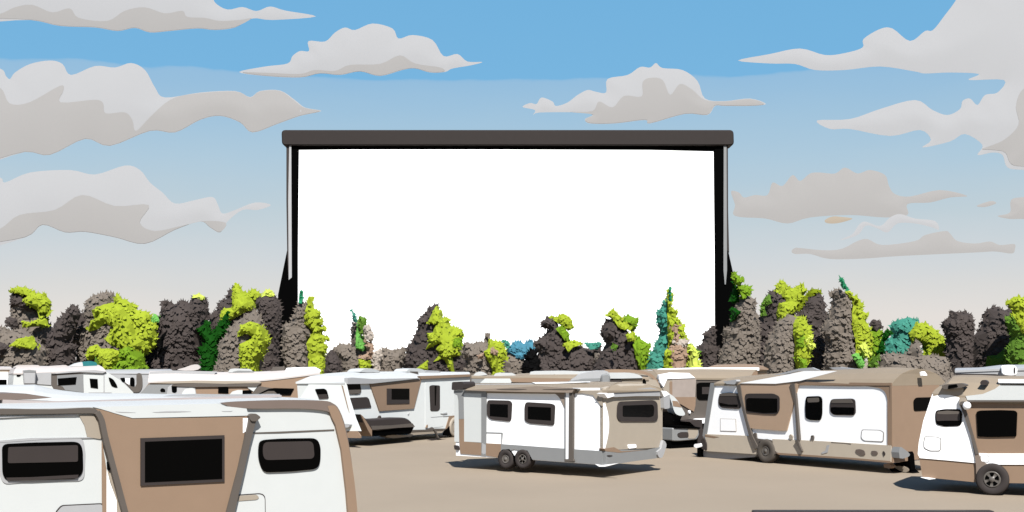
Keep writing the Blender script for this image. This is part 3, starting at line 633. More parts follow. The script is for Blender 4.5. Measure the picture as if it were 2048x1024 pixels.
v.window([(115, 757), (153, 754), (151, 769), (116, 771)], None, None, fm=BLACK, th=0.06)
tk = v.panel('locker', rnd_poly([(45, 742), (70, 742), (69, 768), (47, 768)], 3), LGREY, 0.4, cham=0.04)
v.panel('locker_lid', rnd_poly([(45, 741), (58, 739.5), (71, 741), (70, 744), (46, 744)], 1), MGREY, 0.42, parent=tk)
v.panel('side_panel', [(70, 746), (102, 745), (102, 770), (72, 768)], LGREY, 0.05)
v.window(rnd_poly([(33, 747), (40, 746), (42.5, 749), (39, 753), (33, 753)], 1.5), None, None, fm=BLACK)
v.window([(179, 757), (195, 758), (196, 777), (181, 775)], None, None, fm=BLACK)
v.window(spline([(217, 755), (225, 758), (230, 764), (235, 775), (225, 773), (221, 768)], 2), None, None, fm=BLACK)
v.panel('seam', [(207, 746), (209, 746), (209, 784), (207, 784)], LGREY, 0.015)
v.panel('seam', [(177, 784.5), (223, 784.5), (223, 786), (177, 786)], LGREY, 0.017)
v.panel('awning_roll', [(103, 748), (140, 742), (190, 740), (212, 743), (205, 746), (160, 744)], LGREY, 0.1)

# ================================================================== V8 brown and white at the left edge
v = Van('caravan', 'brown and white caravan end with a black window at the far left edge', -70, 66, 31, 67.3, 2.5)
v.panel('body', [(-70, 737), (22, 737), (31, 744), (32, 840), (-70, 840)], BROWN, 0.0, back=2.5)
v.roof([(-72, 737), (24, 737)], [(-70, 732), (20, 733)], CREAM, label='cream cambered roof')
v.panel('side_panel', [(-70, 742), (14, 742), (23, 748), (22, 772), (23, 840), (-70, 840)], BEIGE, 0.02)
v.panel('side_panel', [(-70, 744), (16, 744), (16, 756), (14, 772), (14, 840), (-70, 840)], WHITE, 0.03)
v.panel('trim_strip', [(23, 757), (31, 756), (30, 768), (22, 770)], LGREY, 0.03)
v.window([(-60, 759), (13, 759), (13, 769), (13, 790), (-60, 790)], None, None, fm=BLACK, th=0.05)

# ================================================================== V11 low white caravan just behind the big left one
v = Van('caravan', 'low white caravan between the largest caravan and the motorhome with teal roof box', -80, 34, 560, 42, 2.4)
v.panel('body', [(-80, 812), (560, 804), (560, 900), (-80, 960)], PALE, 0.0, back=2.4)
v.roof([(-85, 808), (200, 803), (563, 800)], [(-80, 771), (0, 770), (70, 769), (110, 779), (170, 786), (280, 787), (370, 789), (555, 789)], ROOFWHITE, N=40, label='white bulging roof')
v.panel('roof_rail', [(300, 795), (350, 790), (400, 788), (470, 789), (556, 788), (558, 794), (560, 800), (420, 802), (300, 803)], LGREY, 0.1, off=0.5, back=0.3)

# ================================================================== V9 light grey camper
v = Van('camper', 'light grey camper with a taupe band and small black windows, left of the cream-roofed caravan', 205, 70, 345, 71.2, 2.4, 'camper van')
v.panel('body', [(205, 746), (345, 746), (345, 830), (205, 830)], LGREY, 0.0, back=2.4)
v.roof([(203, 746), (348, 746)], [(215, 739), (340, 738)], LGREY, label='light grey roof')
v.panel('cab_panel', [(222, 747), (260, 750), (270, 770), (250, 790), (225, 790)], LGREY, 0.02)
v.panel('side_panel', [(250, 757), (260, 757), (258, 773), (252, 766)], WHITE, 0.03)
v.panel('side_panel', spline([(273, 748), (283, 748), (285, 765), (284, 775), (278, 784), (266, 784), (262, 778), (248, 764), (256, 768), (267, 774), (273, 768)], 2), TAUPE, 0.06)
v.window(rnd_poly([(240, 756), (249, 755), (251, 760), (248, 765), (244, 763)], 1.5), None, None, fm=BLACK, th=0.05)
v.window(rnd_poly([(260, 756), (265, 754), (269, 757), (269, 772), (264, 773), (260, 771)], 2), None, None, fm=BLACK, th=0.07)
v.window(rnd_poly([(296, 754), (305, 752), (313, 755), (310, 759), (303, 761), (299, 763)], 1.5), None, None, fm=BLACK)

# ================================================================== V10 cream roofed caravan
v = Van('caravan', 'long cream-roofed brown caravan with grey nose behind the largest white caravan', 285, 60.5, 620, 62, 2.5)
v.panel('body', [(300, 763), (345, 760), (450, 764), (560, 757), (640, 748), (640, 850), (282, 850), (282, 787)], BROWN, 0.0, back=2.5)
v.roof([(296, 764), (330, 761), (390, 762), (450, 762), (520, 760), (560, 756), (640, 746)], [(300, 742), (355, 741), (440, 744), (520, 743), (570, 740), (640, 739)], CREAM, N=30, label='cream cambered roof')
v.panel('roof_rail', [(300, 744), (335, 741), (434, 743), (428, 749), (380, 750), (310, 754), (298, 752)], LGREY, 0.03, off=0.5, back=0.2)
v.panel('roof_vent', spline([(355, 740), (370, 735), (384, 730), (394, 729), (400, 733), (400, 737), (388, 741)], 2), CREAM, 0.4, off=1.1, back=0.5)
v.panel('roof_vent', rnd_poly([(456, 745), (460, 738), (468, 737), (500, 738), (508, 745)], 3), ROOFWHITE, 0.3, off=1.0, back=0.5)
v.panel('vent_slot', [(466, 743.5), (476, 741), (500, 741.5), (507, 743.5)], MGREY, 0.32, off=1.0, back=0.0)
v.panel('roof_vent', rnd_poly([(570, 743), (573, 736), (590, 735), (630, 734), (642, 740), (640, 744)], 2), WHITE, 0.3, off=1.0, back=0.5)
v.panel('roof_vent', rnd_poly([(540, 743), (546, 734), (570, 733), (568, 743)], 2), TAUPE, 0.25, off=1.2, back=0.4)
v.panel('awning_roll', [(345, 769), (400, 766), (470, 768), (523, 766), (512, 773), (480, 773), (390, 774), (343, 772)], TAUPE, 0.1)
v.panel('awning_edge', [(300, 766), (340, 763), (390, 761), (520, 763), (523, 766), (450, 767.5), (390, 766), (345, 767)], BEIGE, 0.08)
v.panel('nose_panel', [(280, 787), (297, 769), (335, 769), (344, 768), (342, 800), (280, 800)], MGREY, 0.03)
v.panel('side_panel', [(334, 787), (336, 774), (345, 768), (357, 772), (390, 774), (393, 790), (390, 800), (334, 800)], LGREY, 0.04)
v.panel('side_panel', rnd_poly([(364, 786), (370, 778), (385, 775), (390, 779), (391, 789), (380, 800), (366, 796)], 2), PALE, 0.05)
v.window(rnd_poly([(320, 780), (324, 776), (330, 778), (331, 784), (322, 784)], 2), None, None, fm=BLACK, th=0.05)
v.window(rnd_poly([(343, 771), (354, 771), (354, 783), (350, 786), (344, 784)], 2), None, None, fm=BLACK, th=0.06)
v.window(rnd_poly([(437, 771), (453, 772), (457, 776), (457, 787), (436, 786)], 1.5), None, None, fm=BLACK, th=0.04)
v.panel('side_panel', [(458, 790), (465, 783), (475, 780), (485, 780), (485, 790)], PALE, 0.05)
v.panel('side_panel', [(494, 770), (518, 769), (507, 783), (496, 776)], PALE, 0.05)
v.window(rnd_poly([(485, 781), (500, 780), (504, 783), (502, 788), (485, 788)], 1), None, None, fm=BLACK, th=0.06)
v.panel('side_panel', [(503, 787), (518, 772), (548, 777), (530, 785), (520, 790)], TAUPE, 0.045)
v.window([(516, 788), (536, 778), (548, 776), (588, 777), (581, 790), (556, 790), (553, 786)], [(522, 788), (536, 782), (548, 782), (553, 786), (553, 790)], [], fm=BLACK, pm=TAUPE, th=0.06)

# ================================================================== V12 beige camper behind the middle caravan
v = Van('caravan', 'beige caravan with white roof vents, half hidden behind the double-wheeled caravan', 938, 45.5, 1322, 45.5, 2.5)
v.panel('body', [(941, 752), (975, 753), (1060, 754), (1215, 754), (1290, 756), (1312, 760), (1321, 775), (1325, 800), (1325, 880), (938, 870)], BEIGE, 0.0, back=2.6)
v.roof([(940, 753), (1060, 755), (1215, 757), (1298, 757)], [(950, 749), (1000, 750), (1060, 746), (1200, 744), (1285, 745)], ROOFBEIGE, N=30, label='beige cambered roof')
v.panel('roof_box', [(1058, 752), (1061, 744), (1070, 742.5), (1130, 741.5), (1160, 743), (1240, 741), (1240, 756), (1120, 757)], ROOFWHITE, 0.2, off=0.6, back=0.8)
v.panel('roof_edge_or_shade', [(1056, 756), (1100, 757), (1122, 757.5), (1112, 749), (1108, 748), (1108, 753), (1060, 753)], BEIGE, 0.25, off=0.5, back=0.1)  # beige lines paint the shading along the white roof box
v.panel('roof_vent', rnd_poly([(946, 752), (952, 745), (960, 743), (968, 745), (975, 750)], 3), ROOFWHITE, 0.2, off=0.5, back=0.5)
v.panel('roof_vent', rnd_poly([(987, 752), (990, 747), (998, 745.5), (1024, 746), (1032, 750), (1030, 753)], 2), ROOFWHITE, 0.2, off=0.5, back=0.5)
v.panel('side_panel', [(943, 755), (975, 757), (960, 766), (943, 767)], MGREY, 0.02)
v.panel('side_panel', [(970, 757), (1020, 757), (1023, 763), (1022, 766), (960, 766)], PALE, 0.05)
v.panel('side_panel', [(1020, 757), (1062, 756), (1160, 758), (1135, 763), (1070, 765), (1023, 764)], BROWN, 0.04)
cn = v.panel('canopy', spline([(1140, 762), (1150, 754), (1162, 747), (1185, 742), (1208, 741), (1216, 745), (1206, 748), (1202, 758), (1180, 760)], 2), LGREY, 0.3, back=0.6)
v.panel('canopy_edge', [(1136, 762), (1165, 757), (1202, 756), (1202, 762), (1180, 763), (1140, 764)], MGREY, 0.32)
v.panel('air_unit', rnd_poly([(1200, 752), (1203, 748), (1214, 746), (1219, 751), (1218, 765), (1214, 768), (1201, 767)], 3), MGREY, 0.45, cham=0.05)
v.panel('roof_front', spline([(1218, 746), (1250, 745), (1268, 747), (1280, 751), (1285, 756)], 2, False) + [(1240, 757), (1218, 757)], ROOFWHITE, 0.1)
v.panel('roof_edge_or_shade', spline([(1212, 739), (1260, 739), (1290, 743), (1308, 752), (1320, 772), (1316, 776), (1306, 758), (1290, 749), (1260, 745), (1212, 745)], 2), BROWN, 0.05, off=0.1)
v.window(rnd_poly([(1217, 758), (1242, 758), (1245, 768), (1222, 767)], 2), None, None, fm=DARK, th=0.05)
v.window(rnd_poly([(1285, 758), (1289, 757), (1292, 763), (1292, 775), (1287, 775)], 2), None, None, fm=BLACK, th=0.05)
v.panel('roof_edge_or_shade', [(941, 746), (943, 752), (943, 766), (940, 766)], TAUPE, 0.1)

# ================================================================== V13, V14 far right
v = Van('camper', 'light grey camper with round white dish behind the caravan with the ball lamp', 1912, 42, 2110, 41, 2.4, 'camper van')
v.panel('body', [(1912, 741), (1990, 738), (2110, 735), (2110, 850), (1912, 850)], LGREY, 0.0, back=2.4)
v.roof([(1910, 741), (1990, 738), (2112, 735)], [(1912, 736), (1960, 735), (2000, 730), (2110, 728)], LGREY, label='light grey roof')
ds = v.panel('dish', spline([(2003, 732), (2018, 730), (2030, 732), (2034, 741), (2031, 750), (2020, 752), (2005, 749), (2002, 740)], 3), WHITE, 0.2, cham=0.03)
v.panel('dish_arm', spline([(2027, 735), (2029, 735), (2030, 741), (2029, 747), (2027, 746)], 2), DARK, 0.22, parent=ds)
v.panel('roof_rail', [(1907, 747), (1990, 748), (1997, 749), (1997, 751), (1908, 749)], DARK, 0.1)
v = Van('caravan', 'distant tan caravan roof in front of the trees, above the right caravan', 1416, 66, 1515, 65, 2.5)
v.panel('body', [(1416, 738), (1515, 738), (1515, 835), (1416, 838)], BROWN, 0.0, back=2.5)
v.roof([(1412, 738), (1518, 738)], [(1440, 729), (1500, 728)], BROWN, label='tan cambered roof')
# ------------------------------------------------------------------ trees: a trunk with limbs and a crown of many small leaf sprays filling its volume
def zz(ox, oy, k):
    return lambda pts: [(ox + x * k, oy + y * k) for x, y in pts]
ZL, ZM, ZR = zz(0, 520, 700 / 2048), zz(600, 520, 700 / 2048), zz(1300, 520, 748 / 2048)
def foliage(name, rgb):
    m = mat(name, rgb, 0.8, 0.05, 0.06, 1.5, k=1.1)
    return m
LEAF = {'grey': foliage('taupe_leaves', (128, 118, 108)), 'dark': foliage('charcoal_leaves', (82, 74, 71)), 'lime': foliage('lime_leaves', (164, 180, 52)),  # on two-tone crowns grey and dark paint the shaded side, lime the sunlit side
        'olive': foliage('olive_leaves', (120, 154, 38)), 'green': foliage('green_leaves', (96, 132, 48)), 'deep': foliage('deep_green_leaves', (20, 74, 14)),
        'pale': foliage('pale_lime_leaves', (208, 222, 98)), 'teal': foliage('teal_leaves', (74, 146, 128)), 'blue': foliage('blue_leaves', (80, 140, 163)),
        'mint': foliage('mint_leaves', (115, 182, 86)), 'tan': foliage('tan_leaves', (170, 143, 122)), 'sand': foliage('sand_leaves', (190, 178, 166)),
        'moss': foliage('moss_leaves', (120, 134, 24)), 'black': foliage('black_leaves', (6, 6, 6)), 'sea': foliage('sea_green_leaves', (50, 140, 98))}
PARTNAME = {'grey': 'crown', 'dark': 'crown'}
BARK = mat('bark', (92, 80, 70), 0.9, 0.05, 0.15, 4, 0.3)
NPR = np.random.default_rng(5)
def edges_dist(P, poly):
    A = np.array(poly); B = np.roll(A, -1, 0)
    best = np.full(len(P), 1e9); near = np.zeros_like(P)
    ins = np.zeros(len(P), bool)
    for a, b in zip(A, B):
        ab = b - a; L = max(1e-12, ab @ ab)
        t = np.clip(((P - a) @ ab) / L, 0, 1)
        q = a + t[:, None] * ab
        d = np.hypot(*(P - q).T)
        m = d < best; best[m] = d[m]; near[m] = q[m]
        c = ((a[1] > P[:, 1]) != (b[1] > P[:, 1]))
        with np.errstate(divide='ignore', invalid='ignore'):
            xi = a[0] + (P[:, 1] - a[1]) * (b[0] - a[0]) / (b[1] - a[1] if b[1] != a[1] else 1e-12)
        ins ^= c & (P[:, 0] < xi)
    return ins, best, near
def leaves(poly, under, lead, size=0.24, dens=50, hmax=1.9, back=0.35):
    """leaf sprays filling an inflated outline (metres, local to the tree)"""
    A = np.array(poly); lo, hi = A.min(0), A.max(0)
    area = abs(sum(A[i][0] * A[(i + 1) % len(A)][1] - A[(i + 1) % len(A)][0] * A[i][1] for i in range(len(A)))) / 2
    ORI = 1.0 if sum(A[i][0] * A[(i + 1) % len(A)][1] - A[(i + 1) % len(A)][0] * A[i][1] for i in range(len(A))) > 0 else -1.0
    small = min(1.0, math.sqrt(max(area, 0.05)) / 1.6); size = size * (0.55 + 0.45 * small)
    n = int(area * dens * (0.34 / size) ** 2) + 14
    P = lo + (hi - lo) * NPR.random((n * 6, 2))
    ins, dist, near = edges_dist(P, poly)
    P, dist, near = P[ins][:n], dist[ins][:n], near[ins][:n]
    e = near - P; e /= np.maximum(np.hypot(*e.T), 1e-6)[:, None]
    R = max(0.3, float(dist.max()))
    t = np.clip(dist / R, 0, 1)
    H = min(hmax, 1.25 * R) * np.sqrt(1 - (1 - t) ** 2)
    def below(Q):
        if under is None: return np.zeros(len(Q))
        i_, d_, _ = edges_dist(Q, under[0])
        t_ = np.clip(d_ / under[1], 0, 1)
        return np.where(i_, under[2] * np.sqrt(1 - (1 - t_) ** 2), 0) * 0.96
    HB = below(P)
    if under is not None: H = np.minimum(H, 0.75)
    V, Fc = [], []
    for i in range(len(P)):
        isb = NPR.random() < back
        dep = H[i] * (1 - 0.06 * NPR.random())
        y = dep if isb else -dep - HB[i]
        wgt = 1 - t[i]
        nrm = np.array((e[i][0] * wgt * 0.75, (1 if isb else -1) * (0.55 + 0.45 * t[i]), e[i][1] * wgt * 0.5 + 0.22)) + NPR.normal(0, 0.08, 3)
        nrm /= np.linalg.norm(nrm)
        # long axis of the spray: outwards and a little upwards
        ax = np.array((e[i][0] * (0.5 + wgt) + NPR.normal(0, 0.45), 0.0, e[i][1] * (0.4 + 0.6 * wgt) + 0.25 + NPR.normal(0, 0.45)))
        ax -= nrm * (ax @ nrm); ax /= max(1e-6, np.linalg.norm(ax))
        sd = np.cross(nrm, ax)
        s = size * NPR.uniform(0.6, 1.25) * (0.6 + 0.4 * min(1, dist[i] / 0.35))
        c = np.array((P[i][0], y - lead, P[i][1]))
        k = len(V)
        for a, b in ((-0.5, 0.0), (-0.28, 0.33), (0.02, 0.30), (0.14, 0.42), (0.3, 0.16), (0.68, 0.0), (0.3, -0.17), (0.16, -0.4), (0.0, -0.29), (-0.3, -0.34)):
            V.append(c + (ax * a + sd * b * NPR.uniform(0.75, 1.2)) * s + nrm * (-0.06 * s * abs(b) * 3))
        Fc.append(tuple(range(k, k + 10)))
    # the dense inside of the crown, so that little light gets through
    step = max(0.22, min(0.45, R * 0.4))
    gx, gy = np.meshgrid(np.arange(lo[0], hi[0], step), np.arange(lo[1], hi[1], step))
    G = np.stack([gx.ravel(), gy.ravel()], 1) + NPR.normal(0, step * 0.15, (gx.size, 2))
    ins, dist, _ = edges_dist(G, poly); G = G[ins & (dist > step * 0.4)]
    vs = [Vector(p) for p in poly] + [Vector(p) for p in G]
    ov, oe, of, *_ = delaunay_2d_cdt(vs, [(i, (i + 1) % len(poly)) for i in range(len(poly))], [], 1, 1e-5)
    _, dist, _ = edges_dist(np.array([tuple(p) for p in ov]), poly)
    t = np.clip(dist / R, 0, 1); Hc = min(hmax, 1.25 * R) * np.sqrt(1 - (1 - t) ** 2) * NPR.uniform(0.82, 0.93, len(t))
    # ragged sprays round the rim
    for a, b in zip(poly, poly[1:] + poly[:1]):
        a, b = np.array(a), np.array(b); ln = float(np.hypot(*(b - a)))
        o2 = np.array((b[1] - a[1], a[0] - b[0])) / max(ln, 1e-6) * ORI
        for _ in range(int(ln / 0.16 + NPR.random())):
            q = a + (b - a) * NPR.random(); s = size * NPR.uniform(0.7, 1.3)
            ax = np.array((o2[0] + NPR.normal(0, 0.35), 0, o2[1] + 0.3 + NPR.normal(0, 0.35))); ax /= np.linalg.norm(ax)
            nrm = np.array((o2[0] * 0.35, -0.85, 0.3)) + NPR.normal(0, 0.12, 3); nrm -= ax * (nrm @ ax); nrm /= np.linalg.norm(nrm)
            sdv = np.cross(nrm, ax); k = len(V)
            c = np.array((q[0], NPR.uniform(-0.3, 0.25) - lead, q[1])) - ax * s * 0.25
            for u, w_ in ((-0.4, -0.2), (-0.4, 0.2), (-0.05, 0.3), (0.05, 0.2), (0.25, 0.26), (0.3, 0.12), (0.75, 0.0), (0.32, -0.12), (0.22, -0.28), (0.08, -0.18), (-0.05, -0.3)):
                V.append(c + (ax * u + sdv * w_) * s)
            Fc.append(tuple(range(k, k + 11)))
    if under is not None: Hc = np.minimum(Hc, 0.6)
    hb = below(np.array([tuple(p) for p in ov]))
    k = len(V); N = len(ov)
    V += [(p.x, -h - b_ - lead - 0.01, p.y) for p, h, b_ in zip(ov, Hc, hb)] + [(p.x, h - lead + 0.01, p.y) for p, h in zip(ov, Hc)]
    Fc += [tuple(k + i for i in f) for f in of] + [tuple(k + N + i for i in f[::-1]) for f in of]
    return V, Fc
def inner_points(poly):
    A = np.array(poly); lo, hi = A.min(0), A.max(0)
    G = np.stack(np.meshgrid(np.linspace(lo[0], hi[0], 24), np.linspace(lo[1], hi[1], 24)), -1).reshape(-1, 2)
    ins, _, _ = edges_dist(G, poly)
    return G[ins]
def raw_mesh(name, V, Fc, m, parent):
    me = bpy.data.meshes.new(name); me.from_pydata([tuple(map(float, p)) for p in V], [], Fc); me.materials.append(m)
    o = bpy.data.objects.new(name, me); COL.objects.link(o); o.parent = parent
    return o
def tree(label, d, regions, name='tree', cat='tree', group=None, dens=34, size=0.34, base=790, hmax=1.9):
    if cat in ('bush', 'hedge'): base = 824
    allp = [q for _, p in regions for q in p]
    ylo, yhi = min(q[1] for q in allp), max(q[1] for q in allp)
    low = [q[0] for q in allp if q[1] > ylo + 0.72 * (yhi - ylo)]
    cx = (min(low) + max(low)) / 2
    c = world(cx, HY, d)
    root = empty(name, (c.x, d, 0)); tag(root, label, cat, group or 'trees and bushes along the back of the lot')
    top = min(q[1] for q in allp)
    for k, (col, poly) in enumerate(regions):
        loc = []
        for x, y in poly:
            if y > 722: y = y + (base - 735) * min(1, (y - 722) / 12)
            w = world(x, y, d); loc.append((w.x - c.x, w.z))
        loc = clean(loc)
        lead = 0.0 if k == 0 else 0.06 + 0.35 * min(k - 1, 3)
        if k == 0:
            dd = edges_dist(np.array([q for q in inner_points(loc)]), loc)[1]; r_ = max(0.3, float(dd.max())); under = (loc, r_, min(hmax, 1.25 * r_))
        V, Fc = leaves(loc, under if k else None, lead, size=size, dens=dens, hmax=hmax if k == 0 else min(hmax, 1.3))
        o = raw_mesh(PARTNAME.get(col, 'foliage') if k else 'crown', V, Fc, LEAF[col], root)
        if k: o['label'] = {'lime': 'lime green foliage', 'olive': 'olive green foliage', 'pale': 'pale lime foliage', 'dark': 'charcoal foliage', 'grey': 'taupe foliage', 'green': 'mid green foliage',
                            'deep': 'deep green foliage', 'teal': 'teal foliage', 'blue': 'bluish foliage', 'mint': 'mint green foliage', 'tan': 'tan foliage', 'sand': 'sand coloured foliage',
                            'moss': 'mossy green foliage', 'black': 'black foliage', 'sea': 'sea green tip'}[col]
    # trunk with limbs
    H = world(cx, top, d).z * 0.55
    V, Fc = [], []
    def limb(a, b, r0, r1, n=7):
        a, b = Vector(a), Vector(b); t = (b - a).normalized(); x = t.orthogonal().normalized(); y = t.cross(x); k = len(V)
        for p, r in ((a, r0), (b, r1)):
            for i in range(n):
                an = 2 * math.pi * i / n; V.append(p + (x * math.cos(an) + y * math.sin(an)) * r)
        for i in range(n): Fc.append((k + i, k + (i + 1) % n, k + n + (i + 1) % n, k + n + i))
    limb((0, 0, 0), (0.05, 0.05, H * 0.4), 0.17, 0.12); limb((0.05, 0.05, H * 0.4), (0, 0, H), 0.12, 0.04)
    for i in range(5):
        an = i * 2.4 + d; z = H * (0.35 + 0.12 * i); ln = 0.55 + 0.1 * (i % 3)
        limb((0.03, 0.03, z), (math.cos(an) * ln, math.sin(an) * ln * 0.6, z + 0.6), 0.05, 0.02)
    raw_mesh('trunk', V, Fc, BARK, root)
    return root

# --- left of the screen
tree('low taupe bush with a charcoal lower side at the far left edge', 74, [('grey', ZL([(-40, 385), (0, 388), (40, 400), (60, 420), (130, 400), (200, 450), (270, 520), (265, 625), (-40, 625)])),
     ('dark', ZL([(-40, 490), (10, 478), (50, 475), (130, 508), (90, 560), (0, 582), (-40, 590)])), ('lime', ZL([(132, 505), (165, 462), (205, 447), (220, 470), (245, 500), (245, 526)]))], 'bush', 'bush')
tree('tall patchy tree with a lime green cap at the far left', 80, [('grey', ZL([(85, 185), (140, 170), (210, 200), (250, 240), (260, 320), (300, 400), (300, 480), (270, 560), (265, 625), (100, 625), (130, 520), (70, 390), (72, 290), (85, 250)])),
     ('dark', ZL([(90, 195), (130, 200), (210, 215), (195, 250), (250, 285), (255, 310), (200, 300), (170, 280), (140, 265), (80, 290), (85, 250)])), ('dark', ZL([(70, 330), (165, 350), (170, 415), (70, 392)])),
     ('lime', ZL([(85, 185), (140, 160), (190, 170), (240, 200), (285, 200), (325, 245), (320, 320), (280, 320), (300, 345), (312, 390), (260, 395), (205, 402), (200, 360), (240, 370), (270, 350), (255, 300), (195, 250), (210, 215), (130, 200)]))])
tree('dark charcoal conifer near the left edge', 76, [('dark', ZL([(250, 625), (280, 520), (280, 455), (330, 370), (360, 330), (395, 300), (400, 285), (430, 258), (465, 290), (475, 320), (500, 350), (450, 380), (440, 440), (410, 480), (450, 500), (440, 560), (460, 625)]))], 'conifer')
tree('broad round tree, taupe on the left and bright lime on the right', 78, [('grey', ZL([(440, 625), (450, 500), (400, 485), (430, 430), (440, 390), (500, 350), (490, 300), (510, 240), (560, 205), (620, 188), (665, 193), (680, 260), (760, 300), (800, 400), (840, 520), (880, 630)])),
     ('lime', ZL([(685, 195), (720, 230), (740, 232), (770, 255), (800, 262), (800, 290), (830, 300), (850, 298), (880, 320), (885, 360), (915, 380), (918, 440), (915, 500), (865, 550), (800, 540), (730, 510), (690, 490), (670, 465), (690, 430), (710, 400), (670, 375), (630, 410), (570, 425), (568, 390), (605, 350), (585, 300), (640, 265), (675, 250)])),
     ('lime', ZL([(570, 560), (590, 510), (640, 495), (660, 520), (720, 520), (770, 540), (760, 590), (690, 610), (640, 570), (590, 590)])),
     ('olive', ZL([(690, 610), (770, 580), (760, 530), (800, 505), (865, 555), (890, 630), (640, 640)])), ('green', ZL([(600, 630), (650, 560), (685, 600), (690, 640), (610, 640)]))])
tree('wide flat-topped charcoal tree with a small lime cap', 80, [('dark', ZL([(820, 645), (840, 560), (910, 490), (925, 440), (915, 380), (945, 330), (940, 295), (950, 238), (1000, 245), (1020, 265), (1060, 238), (1080, 240), (1115, 255), (1130, 215), (1200, 217), (1220, 300), (1215, 360), (1200, 490), (1170, 560), (1210, 645)])),
     ('pale', ZL([(1125, 215), (1160, 197), (1200, 213), (1197, 238), (1165, 222), (1140, 226)])), ('mint', ZL([(885, 345), (915, 320), (945, 335), (975, 360), (930, 387)])), ('black', ZL([(970, 490), (1010, 440), (1045, 420), (1020, 470), (1015, 540), (990, 552), (985, 500)]))])
tree('deep green tree of forked outline between two grey ones', 79, [('deep', ZL([(1150, 405), (1215, 360), (1243, 430), (1338, 295), (1335, 430), (1290, 500), (1280, 590), (1225, 645), (1195, 645), (1175, 560), (1170, 520), (1197, 480)]))])
tree('tall tree with a charcoal left side and broad lime top', 83, [('dark', ZL([(1225, 420), (1225, 325), (1270, 290), (1290, 235), (1330, 228), (1325, 210), (1370, 152), (1400, 190), (1500, 250), (1500, 420), (1450, 640), (1240, 640)])),
     ('lime', ZL([(1370, 150), (1385, 145), (1405, 155), (1430, 195), (1450, 190), (1480, 168), (1525, 195), (1535, 235), (1500, 240), (1505, 290), (1460, 310), (1410, 345), (1335, 392), (1320, 330), (1340, 290), (1392, 285), (1385, 230)]))])
tree('taupe tree with a lime strip down its right side', 76, [('grey', ZL([(1215, 645), (1225, 610), (1280, 590), (1290, 520), (1278, 490), (1335, 430), (1340, 400), (1410, 345), (1490, 293), (1520, 320), (1540, 370), (1550, 500), (1510, 620), (1450, 655)])),
     ('lime', ZL([(1420, 440), (1440, 385), (1490, 362), (1530, 375), (1560, 410), (1580, 465), (1555, 540), (1530, 590), (1510, 655), (1450, 650), (1435, 590), (1435, 495), (1480, 472), (1500, 452), (1470, 432), (1440, 450)]))])
tree('charcoal column tree with a yellow tip beside the left screen post', 81, [('dark', ZL([(1500, 240), (1540, 205), (1610, 208), (1640, 250), (1652, 310), (1640, 400), (1628, 500), (1640, 640), (1470, 655), (1540, 520), (1580, 465), (1535, 370), (1510, 310)])),
     ('pale', ZL([(1535, 205), (1550, 180), (1570, 173), (1590, 180), (1612, 207), (1590, 218), (1560, 208), (1540, 222)]))])
tree('taupe and lime conifer with a green tip at the lower left screen corner', 77, [('grey', ZL([(1650, 440), (1660, 378), (1700, 368), (1730, 300), (1745, 248), (1800, 255), (1815, 310), (1800, 370), (1830, 420), (1810, 490), (1820, 540), (1815, 635), (1670, 635)])),
     ('lime', ZL([(1795, 300), (1800, 255), (1820, 212), (1828, 260), (1842, 285), (1880, 308), (1870, 340), (1898, 358), (1875, 385), (1908, 400), (1880, 430), (1925, 460), (1890, 480), (1920, 505), (1900, 560), (1912, 600), (1880, 645), (1800, 635), (1812, 540), (1800, 490), (1830, 420), (1790, 370)])),
     ('sea', ZL([(1765, 178), (1775, 182), (1780, 200), (1778, 258), (1760, 255), (1758, 205)]))], 'conifer')
# --- in front of the white screen
tree('small charcoal bush under the left part of the screen', 75, [('dark', ZM([(115, 645), (155, 560), (170, 535), (185, 530), (210, 550), (235, 590), (250, 648)]))], 'bush', 'bush')
tree('spindly mixed tree with teal tip, green and tan patches over a taupe bush', 79, [('grey', ZM([(190, 560), (190, 530), (230, 490), (300, 495), (303, 400), (310, 370), (345, 358), (345, 420), (400, 540), (430, 560), (430, 640), (250, 645), (230, 590)])),
     ('grey', ZM([(420, 570), (470, 530), (500, 515), (550, 530), (610, 513), (618, 545), (600, 600), (550, 645), (420, 645)])),
     ('mint', ZM([(345, 368), (365, 440), (385, 450), (400, 490), (380, 537), (343, 517), (338, 430)])), ('green', ZM([(350, 330), (375, 335), (398, 345), (395, 420), (385, 445), (360, 430)])),
     ('sand', ZM([(385, 390), (415, 378), (430, 410), (445, 455), (430, 485), (405, 470), (380, 410)])), ('tan', ZM([(390, 465), (430, 488), (443, 512), (430, 575), (405, 582), (360, 570), (410, 545)])),
     ('lime', ZM([(365, 580), (430, 588), (420, 615), (395, 622), (375, 605)])), ('sand', ZM([(435, 555), (455, 530), (482, 525), (490, 555), (475, 600), (445, 622)])), ('teal', ZM([(315, 293), (337, 322), (345, 360), (325, 362)]))])
tree('large dark conifer with ragged lime foliage on its right side', 80, [('dark', ZM([(545, 650), (545, 620), (605, 600), (590, 570), (620, 545), (620, 515), (650, 490), (665, 455), (690, 400), (688, 350), (735, 310), (755, 278), (802, 256), (815, 300), (870, 400), (940, 480), (950, 550), (975, 590), (980, 655)])),
     ('lime', ZM([(795, 278), (832, 300), (835, 335), (878, 342), (872, 370), (885, 385), (915, 395), (950, 410), (960, 440), (940, 470), (960, 500), (945, 560), (900, 570), (918, 612), (880, 600), (850, 575), (790, 592), (830, 550), (805, 525), (825, 490), (745, 528), (765, 480), (750, 430), (785, 430), (800, 380), (750, 375), (770, 335)])),
     ('lime', ZM([(683, 600), (762, 583), (762, 600), (690, 605)])), ('olive', ZM([(905, 460), (955, 455), (945, 520), (900, 512)]))], 'conifer')
